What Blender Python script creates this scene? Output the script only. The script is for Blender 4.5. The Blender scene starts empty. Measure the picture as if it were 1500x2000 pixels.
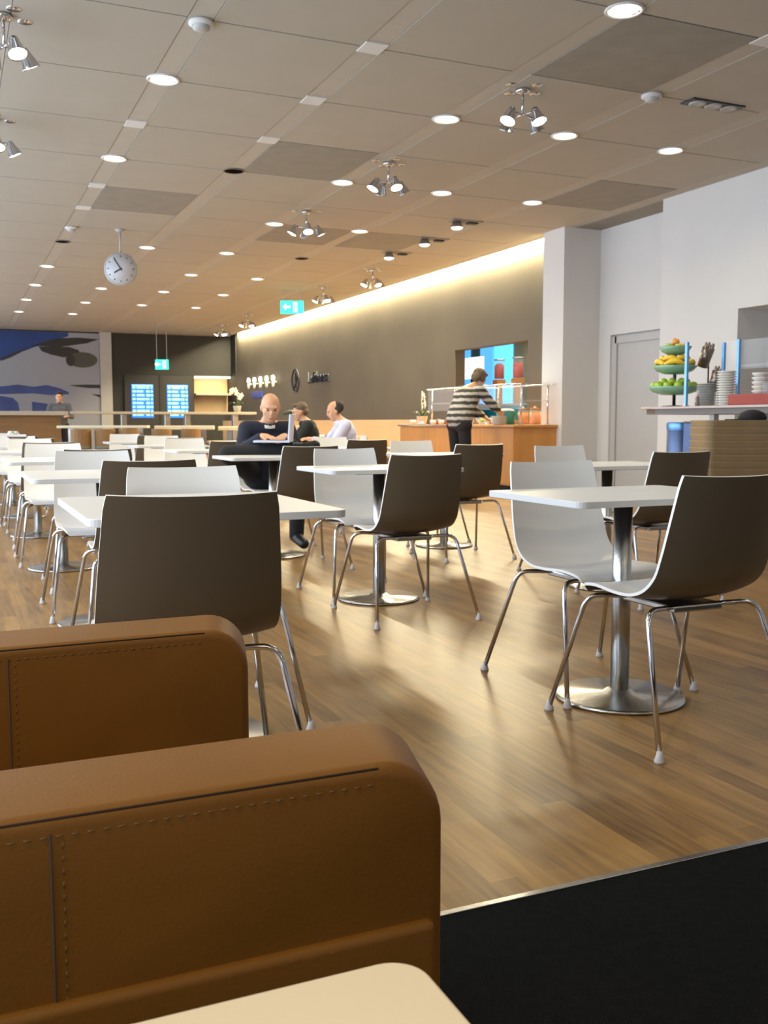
import bpy, bmesh, math, random
from mathutils import Vector, Matrix, Euler
random.seed(7)
R = math.radians
scene = bpy.context.scene
COL = scene.collection
CH = 3.70          # ceiling height

# ------------------------------------------------------------------ camera
cam_d = bpy.data.cameras.new('camera')
cam = bpy.data.objects.new('camera', cam_d)
COL.objects.link(cam)
cam.location = (0, 0, 1.01)
cam.rotation_euler = (R(90 - 5.235), 0, R(-23.827))
cam_d.sensor_fit = 'VERTICAL'
cam_d.sensor_height = 24.0
cam_d.lens = 24.0 * 1910.0 / 2000.0
cam_d.clip_start = 0.02
cam_d.clip_end = 200
scene.camera = cam
cam_d.dof.use_dof = True
cam_d.dof.focus_distance = 1.7
cam_d.dof.aperture_fstop = 9.0

# ------------------------------------------------------------------ world (pale daylight outside the window wall)
W = bpy.data.worlds.new('world')
scene.world = W
W.use_nodes = True
bg = W.node_tree.nodes['Background']
bg.inputs[0].default_value = (0.50, 0.69, 1.0, 1)
bg.inputs[1].default_value = 0.45

# ------------------------------------------------------------------ exposure
vs = scene.view_settings
vs.view_transform = 'Standard'
vs.look = 'None'
vs.gamma = 1.0
vs.use_curve_mapping = False
vs.exposure = -0.2


def area_light(name, loc, rot, sx, sy, power, color, spread=180):
    d = bpy.data.lights.new(name, 'AREA')
    d.shape = 'RECTANGLE'
    d.size = sx
    d.size_y = sy
    d.energy = power
    d.color = color
    d.spread = R(spread)
    o = bpy.data.objects.new(name, d)
    COL.objects.link(o)
    o.location = loc
    o.rotation_euler = rot
    return o


# daylight entering through the window wall on the left (x = -3)
DAY = (0.68, 0.82, 1.0)
area_light('daylight', (-2.9, 14.5, 1.95), (0, R(-90), 0), 3.0, 29.0, 1700, DAY)
# added fill spots overhead and behind the viewer, out of frame, without lamp bodies
def fill_spot(name, loc, power):
    d = bpy.data.lights.new(name, 'SPOT')
    d.energy, d.color, d.spot_size, d.spot_blend, d.shadow_soft_size = power, (1.0, 0.85, 0.60), R(150), 0.9, 0.11
    o = bpy.data.objects.new(name, d)
    COL.objects.link(o)
    o.location = loc


for xx_ in (-0.9, 1.63, 4.15, 6.63):
    for yy_ in (-2.1, 0.45, 2.95, 5.45):
        if (xx_, yy_) != (4.15, 5.45):
            fill_spot('overhead_fill_spot', (xx_, yy_, CH - 0.06), 115 if xx_ < 0 else (62 if yy_ < 0 else 17))
# wall-wash strip hidden in the ceiling slot over the dark wall
COVE_POWER = 2300
area_light('cove_light', (8.185, 21.1, 3.76), (0, R(4), 0), 0.05, 17.3, COVE_POWER, (1.0, 0.86, 0.55), 170)

# ------------------------------------------------------------------ materials
MATS = {}


def mat(name, col, rough=0.5, metal=0.0, vary=0.06, scale=8.0, bump=0.0, bscale=60.0,
        emit=None, estr=0.0, spec=0.5, coat=0.0, trans=0.0, stretch=None):
    m = bpy.data.materials.new(name)
    m.use_nodes = True
    nt = m.node_tree
    N, L = nt.nodes, nt.links
    b = N['Principled BSDF']
    b.inputs['Roughness'].default_value = rough
    b.inputs['Metallic'].default_value = metal
    b.inputs['Specular IOR Level'].default_value = spec
    b.inputs['Coat Weight'].default_value = coat
    b.inputs['Transmission Weight'].default_value = trans
    tc = N.new('ShaderNodeTexCoord')
    src = tc.outputs['Object']
    if stretch:
        mp = N.new('ShaderNodeMapping')
        mp.inputs['Scale'].default_value = stretch
        L.new(src, mp.inputs[0])
        src = mp.outputs[0]
    n = N.new('ShaderNodeTexNoise')
    n.inputs['Scale'].default_value = scale
    n.inputs['Detail'].default_value = 4
    L.new(src, n.inputs['Vector'])
    r = N.new('ShaderNodeMapRange')
    r.inputs['To Min'].default_value = 1 - vary * 2
    r.inputs['To Max'].default_value = 1 + vary * 2
    L.new(n.outputs['Fac'], r.inputs['Value'])
    mx = N.new('ShaderNodeVectorMath')
    mx.operation = 'SCALE'
    mx.inputs[0].default_value = col[:3]
    L.new(r.outputs[0], mx.inputs['Scale'])
    L.new(mx.outputs[0], b.inputs['Base Color'])
    if bump > 0:
        n2 = N.new('ShaderNodeTexNoise')
        n2.inputs['Scale'].default_value = bscale
        n2.inputs['Detail'].default_value = 3
        L.new(src, n2.inputs['Vector'])
        bp = N.new('ShaderNodeBump')
        bp.inputs['Strength'].default_value = bump
        bp.inputs['Distance'].default_value = 0.01
        L.new(n2.outputs['Fac'], bp.inputs['Height'])
        L.new(bp.outputs[0], b.inputs['Normal'])
    if emit:
        b.inputs['Emission Color'].default_value = (*emit, 1)
        b.inputs['Emission Strength'].default_value = estr
    MATS[name] = m
    return m


def glass_mat(name, col, alpha, rough=0.05):
    m = bpy.data.materials.new(name)
    m.use_nodes = True
    nt = m.node_tree
    N, L = nt.nodes, nt.links
    b = N['Principled BSDF']
    b.inputs['Base Color'].default_value = (*col, 1)
    b.inputs['Roughness'].default_value = rough
    tr = N.new('ShaderNodeBsdfTransparent')
    ms = N.new('ShaderNodeMixShader')
    ms.inputs[0].default_value = alpha
    L.new(tr.outputs[0], ms.inputs[1])
    L.new(b.outputs[0], ms.inputs[2])
    L.new(ms.outputs[0], N['Material Output'].inputs[0])
    return m


def wood_floor():
    m = bpy.data.materials.new('oak_parquet')
    m.use_nodes = True
    nt = m.node_tree
    N, L = nt.nodes, nt.links
    b = N['Principled BSDF']
    tc = N.new('ShaderNodeTexCoord')
    mp = N.new('ShaderNodeMapping')
    mp.inputs['Rotation'].default_value = (0, 0, R(90))
    L.new(tc.outputs['Object'], mp.inputs[0])
    br = N.new('ShaderNodeTexBrick')
    br.offset = 0.37
    br.inputs['Scale'].default_value = 1.0
    br.inputs['Brick Width'].default_value = 0.9
    br.inputs['Row Height'].default_value = 0.07
    br.inputs['Mortar Size'].default_value = 0.0009
    br.inputs['Mortar Smooth'].default_value = 0.6
    br.inputs['Color1'].default_value = (0.0, 0.0, 0.0, 1)
    br.inputs['Color2'].default_value = (1.0, 1.0, 1.0, 1)
    br.inputs['Mortar'].default_value = (0.3, 0.3, 0.3, 1)
    L.new(mp.outputs[0], br.inputs['Vector'])
    st = N.new('ShaderNodeMapping')
    st.inputs['Scale'].default_value = (14, 1.1, 1)
    L.new(tc.outputs['Object'], st.inputs[0])
    gr = N.new('ShaderNodeTexNoise')
    gr.inputs['Scale'].default_value = 3.2
    gr.inputs['Detail'].default_value = 6
    gr.inputs['Distortion'].default_value = 0.4
    L.new(st.outputs[0], gr.inputs['Vector'])
    big = N.new('ShaderNodeTexNoise')
    big.inputs['Scale'].default_value = 1.6
    L.new(tc.outputs['Object'], big.inputs['Vector'])
    a1 = N.new('ShaderNodeMath')
    a1.operation = 'MULTIPLY_ADD'
    a1.inputs[1].default_value = 0.28
    L.new(br.outputs['Color'], a1.inputs[0])
    a2 = N.new('ShaderNodeMath')
    a2.operation = 'MULTIPLY_ADD'
    a2.inputs[1].default_value = 0.62
    L.new(gr.outputs['Fac'], a2.inputs[0])
    a3 = N.new('ShaderNodeMath')
    a3.operation = 'MULTIPLY'
    a3.inputs[1].default_value = 0.35
    L.new(big.outputs['Fac'], a3.inputs[0])
    L.new(a3.outputs[0], a2.inputs[2])
    L.new(a2.outputs[0], a1.inputs[2])
    cr = N.new('ShaderNodeValToRGB')
    e = cr.color_ramp.elements
    e[0].position = 0.3
    e[0].color = (0.082, 0.036, 0.008, 1)
    e[1].position = 0.85
    e[1].color = (0.375, 0.202, 0.055, 1)
    L.new(a1.outputs[0], cr.inputs[0])
    L.new(cr.outputs[0], b.inputs['Base Color'])
    b.inputs['Roughness'].default_value = 0.35
    bp = N.new('ShaderNodeBump')
    bp.inputs['Strength'].default_value = 0.12
    bp.inputs['Distance'].default_value = 0.003
    L.new(gr.outputs['Fac'], bp.inputs['Height'])
    L.new(bp.outputs[0], b.inputs['Normal'])
    return m


def stripe_mat(name, c1, c2, period):
    m = bpy.data.materials.new(name)
    m.use_nodes = True
    nt = m.node_tree
    N, L = nt.nodes, nt.links
    b = N['Principled BSDF']
    b.inputs['Roughness'].default_value = 0.9
    tc = N.new('ShaderNodeTexCoord')
    wv = N.new('ShaderNodeTexWave')
    wv.bands_direction = 'Z'
    wv.inputs['Scale'].default_value = 1.0 / period * 0.314
    wv.inputs['Distortion'].default_value = 1.2
    wv.inputs['Detail Scale'].default_value = 4
    L.new(tc.outputs['Object'], wv.inputs['Vector'])
    cr = N.new('ShaderNodeValToRGB')
    cr.color_ramp.elements[0].position = 0.45
    cr.color_ramp.elements[0].color = (*c1, 1)
    cr.color_ramp.elements[1].position = 0.66
    cr.color_ramp.elements[1].color = (*c2, 1)
    L.new(wv.outputs['Fac'], cr.inputs[0])
    L.new(cr.outputs[0], b.inputs['Base Color'])
    return m


M_floor = wood_floor()
M_carpet = mat('charcoal_carpet', (0.0075, 0.0075, 0.0065), 1.0, vary=0.25, scale=40, bump=0.8, bscale=350, spec=0.1)
M_ceil = mat('ceiling_tile', (0.41, 0.375, 0.31), 0.75, vary=0.03, scale=3, bump=0.08, bscale=300)
M_ceil_dk = mat('ceiling_grille', (0.29, 0.265, 0.22), 0.8, vary=0.08, scale=6, bump=0.3, bscale=400)
M_strip = mat('ceiling_channel', (0.44, 0.405, 0.34), 0.7, vary=0.03)
M_gap = mat('ceiling_void', (0.05, 0.045, 0.04), 0.95)
M_white_wall = mat('white_plaster', (0.68, 0.655, 0.62), 0.85, vary=0.015, scale=3, bump=0.05, bscale=200)
M_dark_wall = mat('dark_taupe_plaster', (0.112, 0.094, 0.064), 0.62, vary=0.13, scale=0.9, bump=0.08, bscale=8)
M_far_wall = mat('black_brown_panel', (0.016, 0.014, 0.011), 0.6, vary=0.1)
M_column = mat('pale_column_paint', (0.42, 0.40, 0.36), 0.8, vary=0.03)
M_door = mat('grey_door_paint', (0.50, 0.48, 0.45), 0.6, vary=0.02)
M_leather = mat('brown_leather', (0.21, 0.084, 0.010), 0.45, vary=0.10, scale=6, bump=0.06, bscale=260, spec=0.3)
M_seam = mat('leather_seam', (0.05, 0.022, 0.008), 0.7)
M_thread = mat('leather_thread', (0.19, 0.10, 0.035), 0.7)
M_cream_top = mat('cream_laminate', (0.78, 0.62, 0.40), 0.4, vary=0.02)
M_white_top = mat('white_laminate', (0.88, 0.87, 0.84), 0.28, vary=0.01)
M_edge = mat('tabletop_edge', (0.62, 0.61, 0.60), 0.4, vary=0.01)
M_shell_w = mat('white_plastic', (0.86, 0.84, 0.80), 0.35, vary=0.01)
M_shell_t = mat('taupe_plastic', (0.115, 0.087, 0.055), 0.38, vary=0.03, scale=4)
M_chrome = mat('chrome', (0.62, 0.62, 0.64), 0.14, 1.0, vary=0.02)
M_steel = mat('brushed_steel', (0.50, 0.49, 0.47), 0.26, 1.0, vary=0.08, scale=5, bump=0.03, bscale=90)
M_glide = mat('clear_glide', (0.55, 0.50, 0.47), 0.4)
M_black = mat('black_plastic', (0.012, 0.012, 0.013), 0.4)
M_blackcloth = mat('black_cloth', (0.012, 0.011, 0.012), 0.85)
M_navy = mat('navy_knit', (0.018, 0.019, 0.035), 0.9, bump=0.2, bscale=150)
M_darkgreen = mat('dark_green_jacket', (0.016, 0.020, 0.015), 0.9)
M_paleshirt = mat('pale_lilac_shirt', (0.62, 0.60, 0.78), 0.8)
M_greyshirt = mat('grey_shirt', (0.10, 0.10, 0.11), 0.9)
M_stripes = stripe_mat('striped_knit', (0.055, 0.048, 0.043), (0.50, 0.46, 0.39), 0.085)
M_skin = mat('skin', (0.62, 0.33, 0.20), 0.55, vary=0.05)
M_skin_b = mat('skin_warm', (0.66, 0.34, 0.19), 0.5, vary=0.06)
M_hair = mat('brown_hair', (0.13, 0.085, 0.05), 0.7, vary=0.3, scale=40, bump=0.5, bscale=120)
M_lips = mat('lips', (0.36, 0.13, 0.09), 0.5)
M_hair_dk = mat('dark_hair', (0.025, 0.017, 0.012), 0.7, vary=0.3, scale=40, bump=0.5, bscale=120)
M_oak = mat('orange_oak_veneer', (0.60, 0.27, 0.065), 0.42, vary=0.12, scale=5, stretch=(1, 1, 0.15))
M_hole = mat('lamp_hole', (0.010, 0.008, 0.007), 1.0, spec=0.0)
M_oak_dk = mat('counter_kick', (0.02, 0.014, 0.01), 0.8)
M_beige = mat('beige_wood_panel', (0.62, 0.42, 0.22), 0.5, vary=0.06, scale=4, stretch=(1, .3, 1))
M_barwood = mat('bar_brown_wood', (0.20, 0.105, 0.035), 0.5, vary=0.15, scale=4, stretch=(.4, 1, 2))
M_bartop = mat('bar_top_grey', (0.40, 0.35, 0.27), 0.35)
M_stool = mat('brown_upholstery', (0.28, 0.15, 0.05), 0.7)
M_stool_g = mat('grey_green_upholstery', (0.21, 0.20, 0.14), 0.8)
M_creamseat = mat('cream_laminate_far', (0.80, 0.72, 0.50), 0.5)
M_tray = mat('brown_tray_plastic', (0.34, 0.23, 0.115), 0.5, vary=0.06)
M_fruittop = mat('pink_beige_stone', (0.50, 0.40, 0.36), 0.3)
M_fruitedge = mat('dark_counter_edge', (0.17, 0.135, 0.11), 0.4)
M_bowl = mat('green_glass_bowl', (0.22, 0.42, 0.27), 0.2, spec=0.6)
M_apple = mat('green_apple', (0.33, 0.50, 0.04), 0.35, vary=0.2, scale=12)
M_apple_r = mat('orange_fruit', (0.75, 0.33, 0.06), 0.4, vary=0.15, scale=10)
M_pear = mat('yellow_green_pear', (0.55, 0.52, 0.08), 0.4, vary=0.15, scale=10)
M_banana = mat('banana_yellow', (0.82, 0.52, 0.03), 0.45, vary=0.18, scale=9)
M_stem = mat('fruit_stem', (0.05, 0.03, 0.015), 0.8)
M_china = mat('white_china', (0.74, 0.73, 0.68), 0.25, vary=0.01)
M_china_g = mat('grey_china', (0.46, 0.46, 0.43), 0.3, vary=0.02)
M_bluesteel = mat('blue_anodised_steel', (0.16, 0.36, 0.68), 0.3, 0.6)
M_red = mat('red_cloth', (0.34, 0.065, 0.05), 0.7, vary=0.1)
M_bin = mat('blue_grey_steel', (0.11, 0.16, 0.30), 0.35, 0.4)
M_cutlery = mat('cutlery_holder_metal', (0.24, 0.20, 0.18), 0.3, 0.8, vary=0.2, scale=30)
M_sign_letters = mat('dark_letters', (0.015, 0.016, 0.026), 0.4)
M_orange = mat('orange_cereal', (0.62, 0.26, 0.07), 0.6, vary=0.25, scale=60)
M_juice = mat('red_juice', (0.65, 0.05, 0.02), 0.3)
M_teal = mat('teal_plastic', (0.01, 0.25, 0.33), 0.4)
M_leaf = mat('leaf_green', (0.05, 0.10, 0.03), 0.5)
M_petal = mat('white_petal', (0.72, 0.70, 0.58), 0.6)
M_pot = mat('pale_pot', (0.52, 0.50, 0.40), 0.5)
M_stalk = mat('orchid_stalk', (0.24, 0.21, 0.13), 0.6)
M_laptop = mat('laptop_aluminium', (0.62, 0.66, 0.80), 0.35, 0.3)
M_lampdark = mat('dark_green_shade', (0.012, 0.022, 0.014), 0.4)
M_diffuser = mat('downlight_glow', (1, 1, 1), 0.5, emit=(1.0, 0.90, 0.70), estr=9.0)
M_bulb = mat('spot_glow', (1, 1, 1), 0.5, emit=(1.0, 0.93, 0.80), estr=28.0)
M_led = mat('cove_strip_glow', (1, 1, 1), 0.5, emit=(1.0, 0.88, 0.60), estr=6.0)
M_exitg = mat('exit_green', (0.0, 0.4, 0.3), 0.5, emit=(0.06, 0.80, 0.60), estr=1.6)
M_exitw = mat('exit_white', (0.9, 1, 0.95), 0.5, emit=(0.75, 1.0, 0.92), estr=2.0)
M_scr = mat('screen_blue', (0.0, 0.1, 0.4), 0.3, emit=(0.04, 0.26, 0.95), estr=1.0)
M_scr_t = mat('screen_text_cyan', (0.3, 0.8, 1), 0.3, emit=(0.30, 0.80, 1.0), estr=1.2)
M_winblue = mat('blue_lit_window', (0.1, 0.4, 0.9), 0.3, emit=(0.10, 0.42, 1.0), estr=1.5)
M_wincyan = mat('cyan_lit_window', (0.2, 0.6, 0.9), 0.3, emit=(0.13, 0.62, 1.0), estr=1.7)
M_whitelit = mat('lit_white_panel', (1, 1, 1), 0.4, emit=(1.0, 0.97, 0.98), estr=1.4)
M_kitchen = mat('kitchen_wall', (0.58, 0.53, 0.38), 0.7)
M_shelfglow = mat('shelf_strip_glow', (1, 1, 1), 0.5, emit=(1.0, 0.92, 0.72), estr=2.2)
M_winframe = mat('window_frame_grey', (0.35, 0.35, 0.36), 0.5)
M_sconce = mat('sconce_glow', (1, 1, 1), 0.5, emit=(1.0, 0.98, 0.92), estr=1.1)
M_sconce_b = mat('sconce_body', (0.45, 0.44, 0.41), 0.5)
M_blue_plate = mat('blue_plate', (0.03, 0.06, 0.35), 0.4)
M_clockface = mat('clock_face', (0.62, 0.62, 0.64), 0.4)
M_mur_sky = mat('mural_blue_sky', (0.010, 0.035, 0.15), 0.5, vary=0.25, scale=0.8)
M_mur_haze = mat('mural_haze', (0.27, 0.27, 0.29), 0.5, vary=0.05, scale=0.8)
M_mur_dark = mat('mural_wing_dark', (0.022, 0.019, 0.017), 0.5)
M_mur_blue = mat('mural_blue_cloud', (0.035, 0.055, 0.17), 0.5, vary=0.4, scale=2.0)
M_mur_engine = mat('mural_engine', (0.060, 0.056, 0.045), 0.5, vary=0.1)
M_glass = glass_mat('clear_glass', (0.85, 0.9, 0.95), 0.10)
M_glass_guard = glass_mat('guard_glass', (0.75, 0.82, 0.90), 0.16)
M_pane = glass_mat('window_glass', (0.9, 0.95, 1.0), 0.04)


# ------------------------------------------------------------------ mesh helpers
class MB:
    def __init__(self):
        self.bm = bmesh.new()

    def _x(self, verts, mtx):
        if mtx is not None:
            bmesh.ops.transform(self.bm, matrix=mtx, verts=verts)

    def box(self, lo, hi, bevel=0.0, seg=2, mi=0, mtx=None):
        g = bmesh.ops.create_cube(self.bm, size=1.0)
        vs_ = g['verts']
        s = [hi[i] - lo[i] for i in range(3)]
        c = [(hi[i] + lo[i]) / 2 for i in range(3)]
        bmesh.ops.transform(self.bm, matrix=Matrix.Translation(c) @ Matrix.Diagonal((*s, 1)), verts=vs_)
        faces = list({f for v in vs_ for f in v.link_faces})
        for f in faces:
            f.material_index = mi
        self._x(vs_, mtx)
        if bevel > 0:
            edges = list({e for v in vs_ for e in v.link_edges})
            bmesh.ops.bevel(self.bm, geom=edges, offset=bevel, segments=seg, affect='EDGES', profile=0.5)
        return self

    def prism(self, poly, lo, hi, axis='Z', mi=0, mtx=None, bevel=0.0, seg=2):
        # poly: 2D points; extruded along axis from lo to hi
        def P(p, t):
            if axis == 'Z':
                return (p[0], p[1], t)
            if axis == 'Y':
                return (p[0], t, p[1])
            return (t, p[0], p[1])
        a = [self.bm.verts.new(P(p, lo)) for p in poly]
        b = [self.bm.verts.new(P(p, hi)) for p in poly]
        fs = [self.bm.faces.new(a[::-1]), self.bm.faces.new(b)]
        n = len(poly)
        for i in range(n):
            fs.append(self.bm.faces.new((a[i], a[(i + 1) % n], b[(i + 1) % n], b[i])))
        for f in fs:
            f.material_index = mi
        self._x(a + b, mtx)
        bmesh.ops.recalc_face_normals(self.bm, faces=fs)
        if bevel > 0:
            ed = list(set(fs[0].edges) | set(fs[1].edges))
            bmesh.ops.bevel(self.bm, geom=ed, offset=bevel, segments=seg, affect='EDGES', profile=0.5)
        return self

    def lathe(self, prof, seg=24, mi=0, mtx=None, smooth=True):
        rings = []
        for (r, z) in prof:
            if r < 1e-6:
                rings.append([self.bm.verts.new((0, 0, z))])
            else:
                rings.append([self.bm.verts.new((r * math.cos(2 * math.pi * k / seg), r * math.sin(2 * math.pi * k / seg), z)) for k in range(seg)])
        fs = []
        for a, b in zip(rings[:-1], rings[1:]):
            for k in range(seg):
                q = (k + 1) % seg
                if len(a) == 1 and len(b) == 1:
                    continue
                if len(a) == 1:
                    fs.append(self.bm.faces.new((a[0], b[q], b[k])))
                elif len(b) == 1:
                    fs.append(self.bm.faces.new((a[k], a[q], b[0])))
                else:
                    fs.append(self.bm.faces.new((a[k], a[q], b[q], b[k])))
        for f in fs:
            f.material_index = mi
            f.smooth = smooth
        self._x([v for r_ in rings for v in r_], mtx)
        bmesh.ops.recalc_face_normals(self.bm, faces=fs)
        return self

    def tube(self, pts, rad, seg=8, mi=0, caps=True, mtx=None):
        P = [Vector(p) for p in pts]
        n = len(P)
        rr = rad if isinstance(rad, (list, tuple)) else [rad] * n
        rings = []
        up = None
        for i in range(n):
            t = (P[min(i + 1, n - 1)] - P[max(i - 1, 0)]).normalized()
            if up is None:
                up = Vector((0, 0, 1)) if abs(t.z) < 0.9 else Vector((1, 0, 0))
            u = (up - t * up.dot(t))
            u = u.normalized() if u.length > 1e-5 else t.orthogonal().normalized()
            up = u
            v = t.cross(u)
            rings.append([self.bm.verts.new(P[i] + (u * math.cos(2 * math.pi * k / seg) + v * math.sin(2 * math.pi * k / seg)) * rr[i]) for k in range(seg)])
        fs = []
        for a, b in zip(rings[:-1], rings[1:]):
            for k in range(seg):
                q = (k + 1) % seg
                f = self.bm.faces.new((a[k], a[q], b[q], b[k]))
                f.smooth = True
                fs.append(f)
        if caps:
            fs.append(self.bm.faces.new(rings[0][::-1]))
            fs.append(self.bm.faces.new(rings[-1]))
        for f in fs:
            f.material_index = mi
        self._x([v for r_ in rings for v in r_], mtx)
        bmesh.ops.recalc_face_normals(self.bm, faces=fs)
        return self

    def ell(self, c, rad, rot=(0, 0, 0), u=16, v=10, mi=0):
        g = bmesh.ops.create_uvsphere(self.bm, u_segments=u, v_segments=v, radius=1.0)
        m = Matrix.Translation(c) @ Euler(rot).to_matrix().to_4x4() @ Matrix.Diagonal((*rad, 1))
        bmesh.ops.transform(self.bm, matrix=m, verts=g['verts'])
        for f in {f for w in g['verts'] for f in w.link_faces}:
            f.material_index = mi
            f.smooth = True
        return self

    def cap(self, a, b, ra, rb, mi=0):
        # tapered capsule
        a, b = Vector(a), Vector(b)
        self.ell(a, (ra,) * 3, u=14, v=8, mi=mi)
        self.ell(b, (rb,) * 3, u=14, v=8, mi=mi)
        self.tube([a, b], [ra, rb], seg=14, mi=mi)
        return self

    def build(self, name, mats, parent=None, smooth=None):
        me = bpy.data.meshes.new(name)
        self.bm.to_mesh(me)
        self.bm.free()
        for m in (mats if isinstance(mats, (list, tuple)) else [mats]):
            me.materials.append(m)
        if smooth:
            me.polygons.foreach_set('use_smooth', [True] * len(me.polygons))
            if smooth != 'all':
                try:
                    me.set_sharp_from_angle(angle=R(smooth))
                except Exception:
                    pass
        o = bpy.data.objects.new(name, me)
        COL.objects.link(o)
        if parent is not None:
            o.parent = parent
        return o


def tag(o, label=None, cat=None, group=None, kind=None):
    if label:
        o['label'] = label
    if cat:
        o['category'] = cat
    if group:
        o['group'] = group
    if kind:
        o['kind'] = kind
    return o


def thing(name, label, cat, loc=(0, 0, 0), rz=0.0, group=None):
    o = bpy.data.objects.new(name, None)
    o.empty_display_size = 0.1
    COL.objects.link(o)
    o.location = loc
    o.rotation_euler = (0, 0, rz)
    return tag(o, label, cat, group)


def struct(o):
    o['kind'] = 'structure'
    return o


def copy_tree(o, parent=None):
    c = o.copy()
    COL.objects.link(c)
    c.parent = parent
    for ch in o.children:
        copy_tree(ch, c)
    return c


def instance(proto, used, label, loc, rz=0.0, group=None):
    o = copy_tree(proto) if used[0] else proto
    used[0] = True
    o.location = loc
    o.rotation_euler = (0, 0, rz)
    o['label'] = label
    if group:
        o['group'] = group
    return o


def voxel(mb, name, mats, parent, size=0.008, smooth_it=4):
    """union of overlapping capsules and ellipsoids into one continuous skin"""
    me = bpy.data.meshes.new('tmp')
    mb.bm.to_mesh(me)
    mb.bm.free()
    t = bpy.data.objects.new('tmp', me)
    COL.objects.link(t)
    md = t.modifiers.new('r', 'REMESH')
    md.mode = 'VOXEL'
    md.voxel_size = size
    md.use_smooth_shade = True
    if smooth_it:
        s = t.modifiers.new('s', 'SMOOTH')
        s.factor = 0.5
        s.iterations = smooth_it
    dg = bpy.context.evaluated_depsgraph_get()
    dg.update()
    new = bpy.data.meshes.new_from_object(t.evaluated_get(dg))
    bpy.data.objects.remove(t)
    new.name = name
    new.materials.clear()
    for m in (mats if isinstance(mats, (list, tuple)) else [mats]):
        new.materials.append(m)
    new.polygons.foreach_set('use_smooth', [True] * len(new.polygons))
    o = bpy.data.objects.new(name, new)
    COL.objects.link(o)
    o.parent = parent
    return o


def text_mesh(name, body, size, mats, parent, mtx, depth=0.02):
    cu = bpy.data.curves.new('txt', 'FONT')
    cu.body = body
    cu.size = size
    cu.extrude = depth / 2
    cu.align_x = 'CENTER'
    t = bpy.data.objects.new('txt', cu)
    COL.objects.link(t)
    dg = bpy.context.evaluated_depsgraph_get()
    dg.update()
    me = bpy.data.meshes.new_from_object(t.evaluated_get(dg))
    bpy.data.objects.remove(t)
    me.materials.clear()
    me.materials.append(mats)
    me.transform(mtx)
    o = bpy.data.objects.new(name, me)
    COL.objects.link(o)
    o.parent = parent
    return o


def rrect(x0, y0, x1, y1, r, n=5):
    pts = []
    for cx, cy, a0 in ((x1 - r, y1 - r, 0), (x0 + r, y1 - r, 90), (x0 + r, y0 + r, 180), (x1 - r, y0 + r, 270)):
        for k in range(n + 1):
            a = R(a0 + 90 * k / n)
            pts.append((cx + r * math.cos(a), cy + r * math.sin(a)))
    return pts


# ================================================================== THE SETTING
# floor: oak, with carpet towards the viewer (edge at y = 1.715)
struct(MB().box((-3, 1.715, -0.1), (9.8, 31.2, 0)).build('floor', M_floor))
o = MB().box((-3, -4, -0.1), (9.8, 1.713, 0.004)).build('floor_carpet', M_carpet)
struct(o)
tr = MB().box((-3, 1.705, -0.05), (8.0, 1.722, 0.006), 0.001).build('trim_1', M_steel)
struct(tr)

# ceiling: metal tiles with narrow joints and channels over every lamp row
PX, PY, LX0, LY0 = 1.2535, 1.263, 1.632, 8.0
mb = MB()
mb.box((-3.0, -4.0, CH + 0.045), (8.05, 31.2, CH + 0.20), mi=3)
k0, k1 = -4, 6
j0, j1 = -10, 19
dark_tiles = {(2, -1), (0, 1), (1, 3), (3, 2), (-1, 3), (0, 2), (2, 4), (1, 1)}
dark_tiles = {(2, -2), (1, 1), (0, 3), (2, 4), (4, 1), (3, 4)}
for i in range(k0, k1):
    xl = LX0 + i * PX + 0.090
    xr = LX0 + (i + 1) * PX - 0.090
    xr = min(xr, 8.05)
    cx = LX0 + i * PX
    mb.box((cx - 0.085, -4.0, CH + 0.004), (cx + 0.085, 31.2, CH + 0.05), mi=2)
    if xr - xl < 0.05:
        continue
    for j in range(j0, j1):
        y0_ = LY0 + j * PY + 0.008
        y1_ = y0_ + PY - 0.016
        if y0_ > 31.1 or y1_ < -4:
            continue
        mb.box((max(xl, -3), y0_, CH), (xr, min(y1_, 31.2), CH + 0.05), mi=1 if (i, j) in dark_tiles else 0)
struct(mb.build('ceiling', [M_ceil, M_ceil_dk, M_strip, M_gap]))

# dark wall on the right, with the hatch into the kitchen, top set back in the light slot
DX = 8.22
mb = MB()
mb.box((DX, 12.15, 0), (DX + 0.2, 13.1, 4.0))
mb.box((DX, 15.5, 0), (DX + 0.2, 30.0, 4.0))
mb.box((DX, 13.1, 0), (DX + 0.2, 15.5, 1.05))
mb.box((DX, 13.1, 2.28), (DX + 0.2, 15.5, 4.0))
mb.box((8.05, 12.1, 3.95), (DX + 0.2, 30.0, 4.05))
struct(mb.build('wall_right_dark', M_dark_wall))
# kitchen behind the hatch
for nm_, lo, hi in (('wall_kitchen_back', (10.6, 11.9, 0), (10.7, 22.0, 3.0)), ('wall_kitchen_right', (DX + 0.2, 11.8, 0), (10.7, 11.9, 3.0)),
                    ('wall_kitchen_left', (DX + 0.2, 22.0, 0), (10.7, 22.1, 3.0)), ('ceiling_kitchen', (DX + 0.2, 11.8, 2.72), (10.7, 22.0, 2.8)),
                    ('floor_kitchen', (DX + 0.2, 11.8, -0.1), (10.7, 22.0, 0.0))):
    struct(MB().box(lo, hi).build(nm_, M_kitchen))
for n_, (a, b, m_) in enumerate(((19.25, 20.6, M_winblue), (18.22, 18.75, M_winblue), (17.45, 18.15, M_wincyan))):
    struct(MB().box((10.56, a, 0.9), (10.6, b, 2.62)).build('window_%d' % (n_ + 20), m_))

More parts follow.
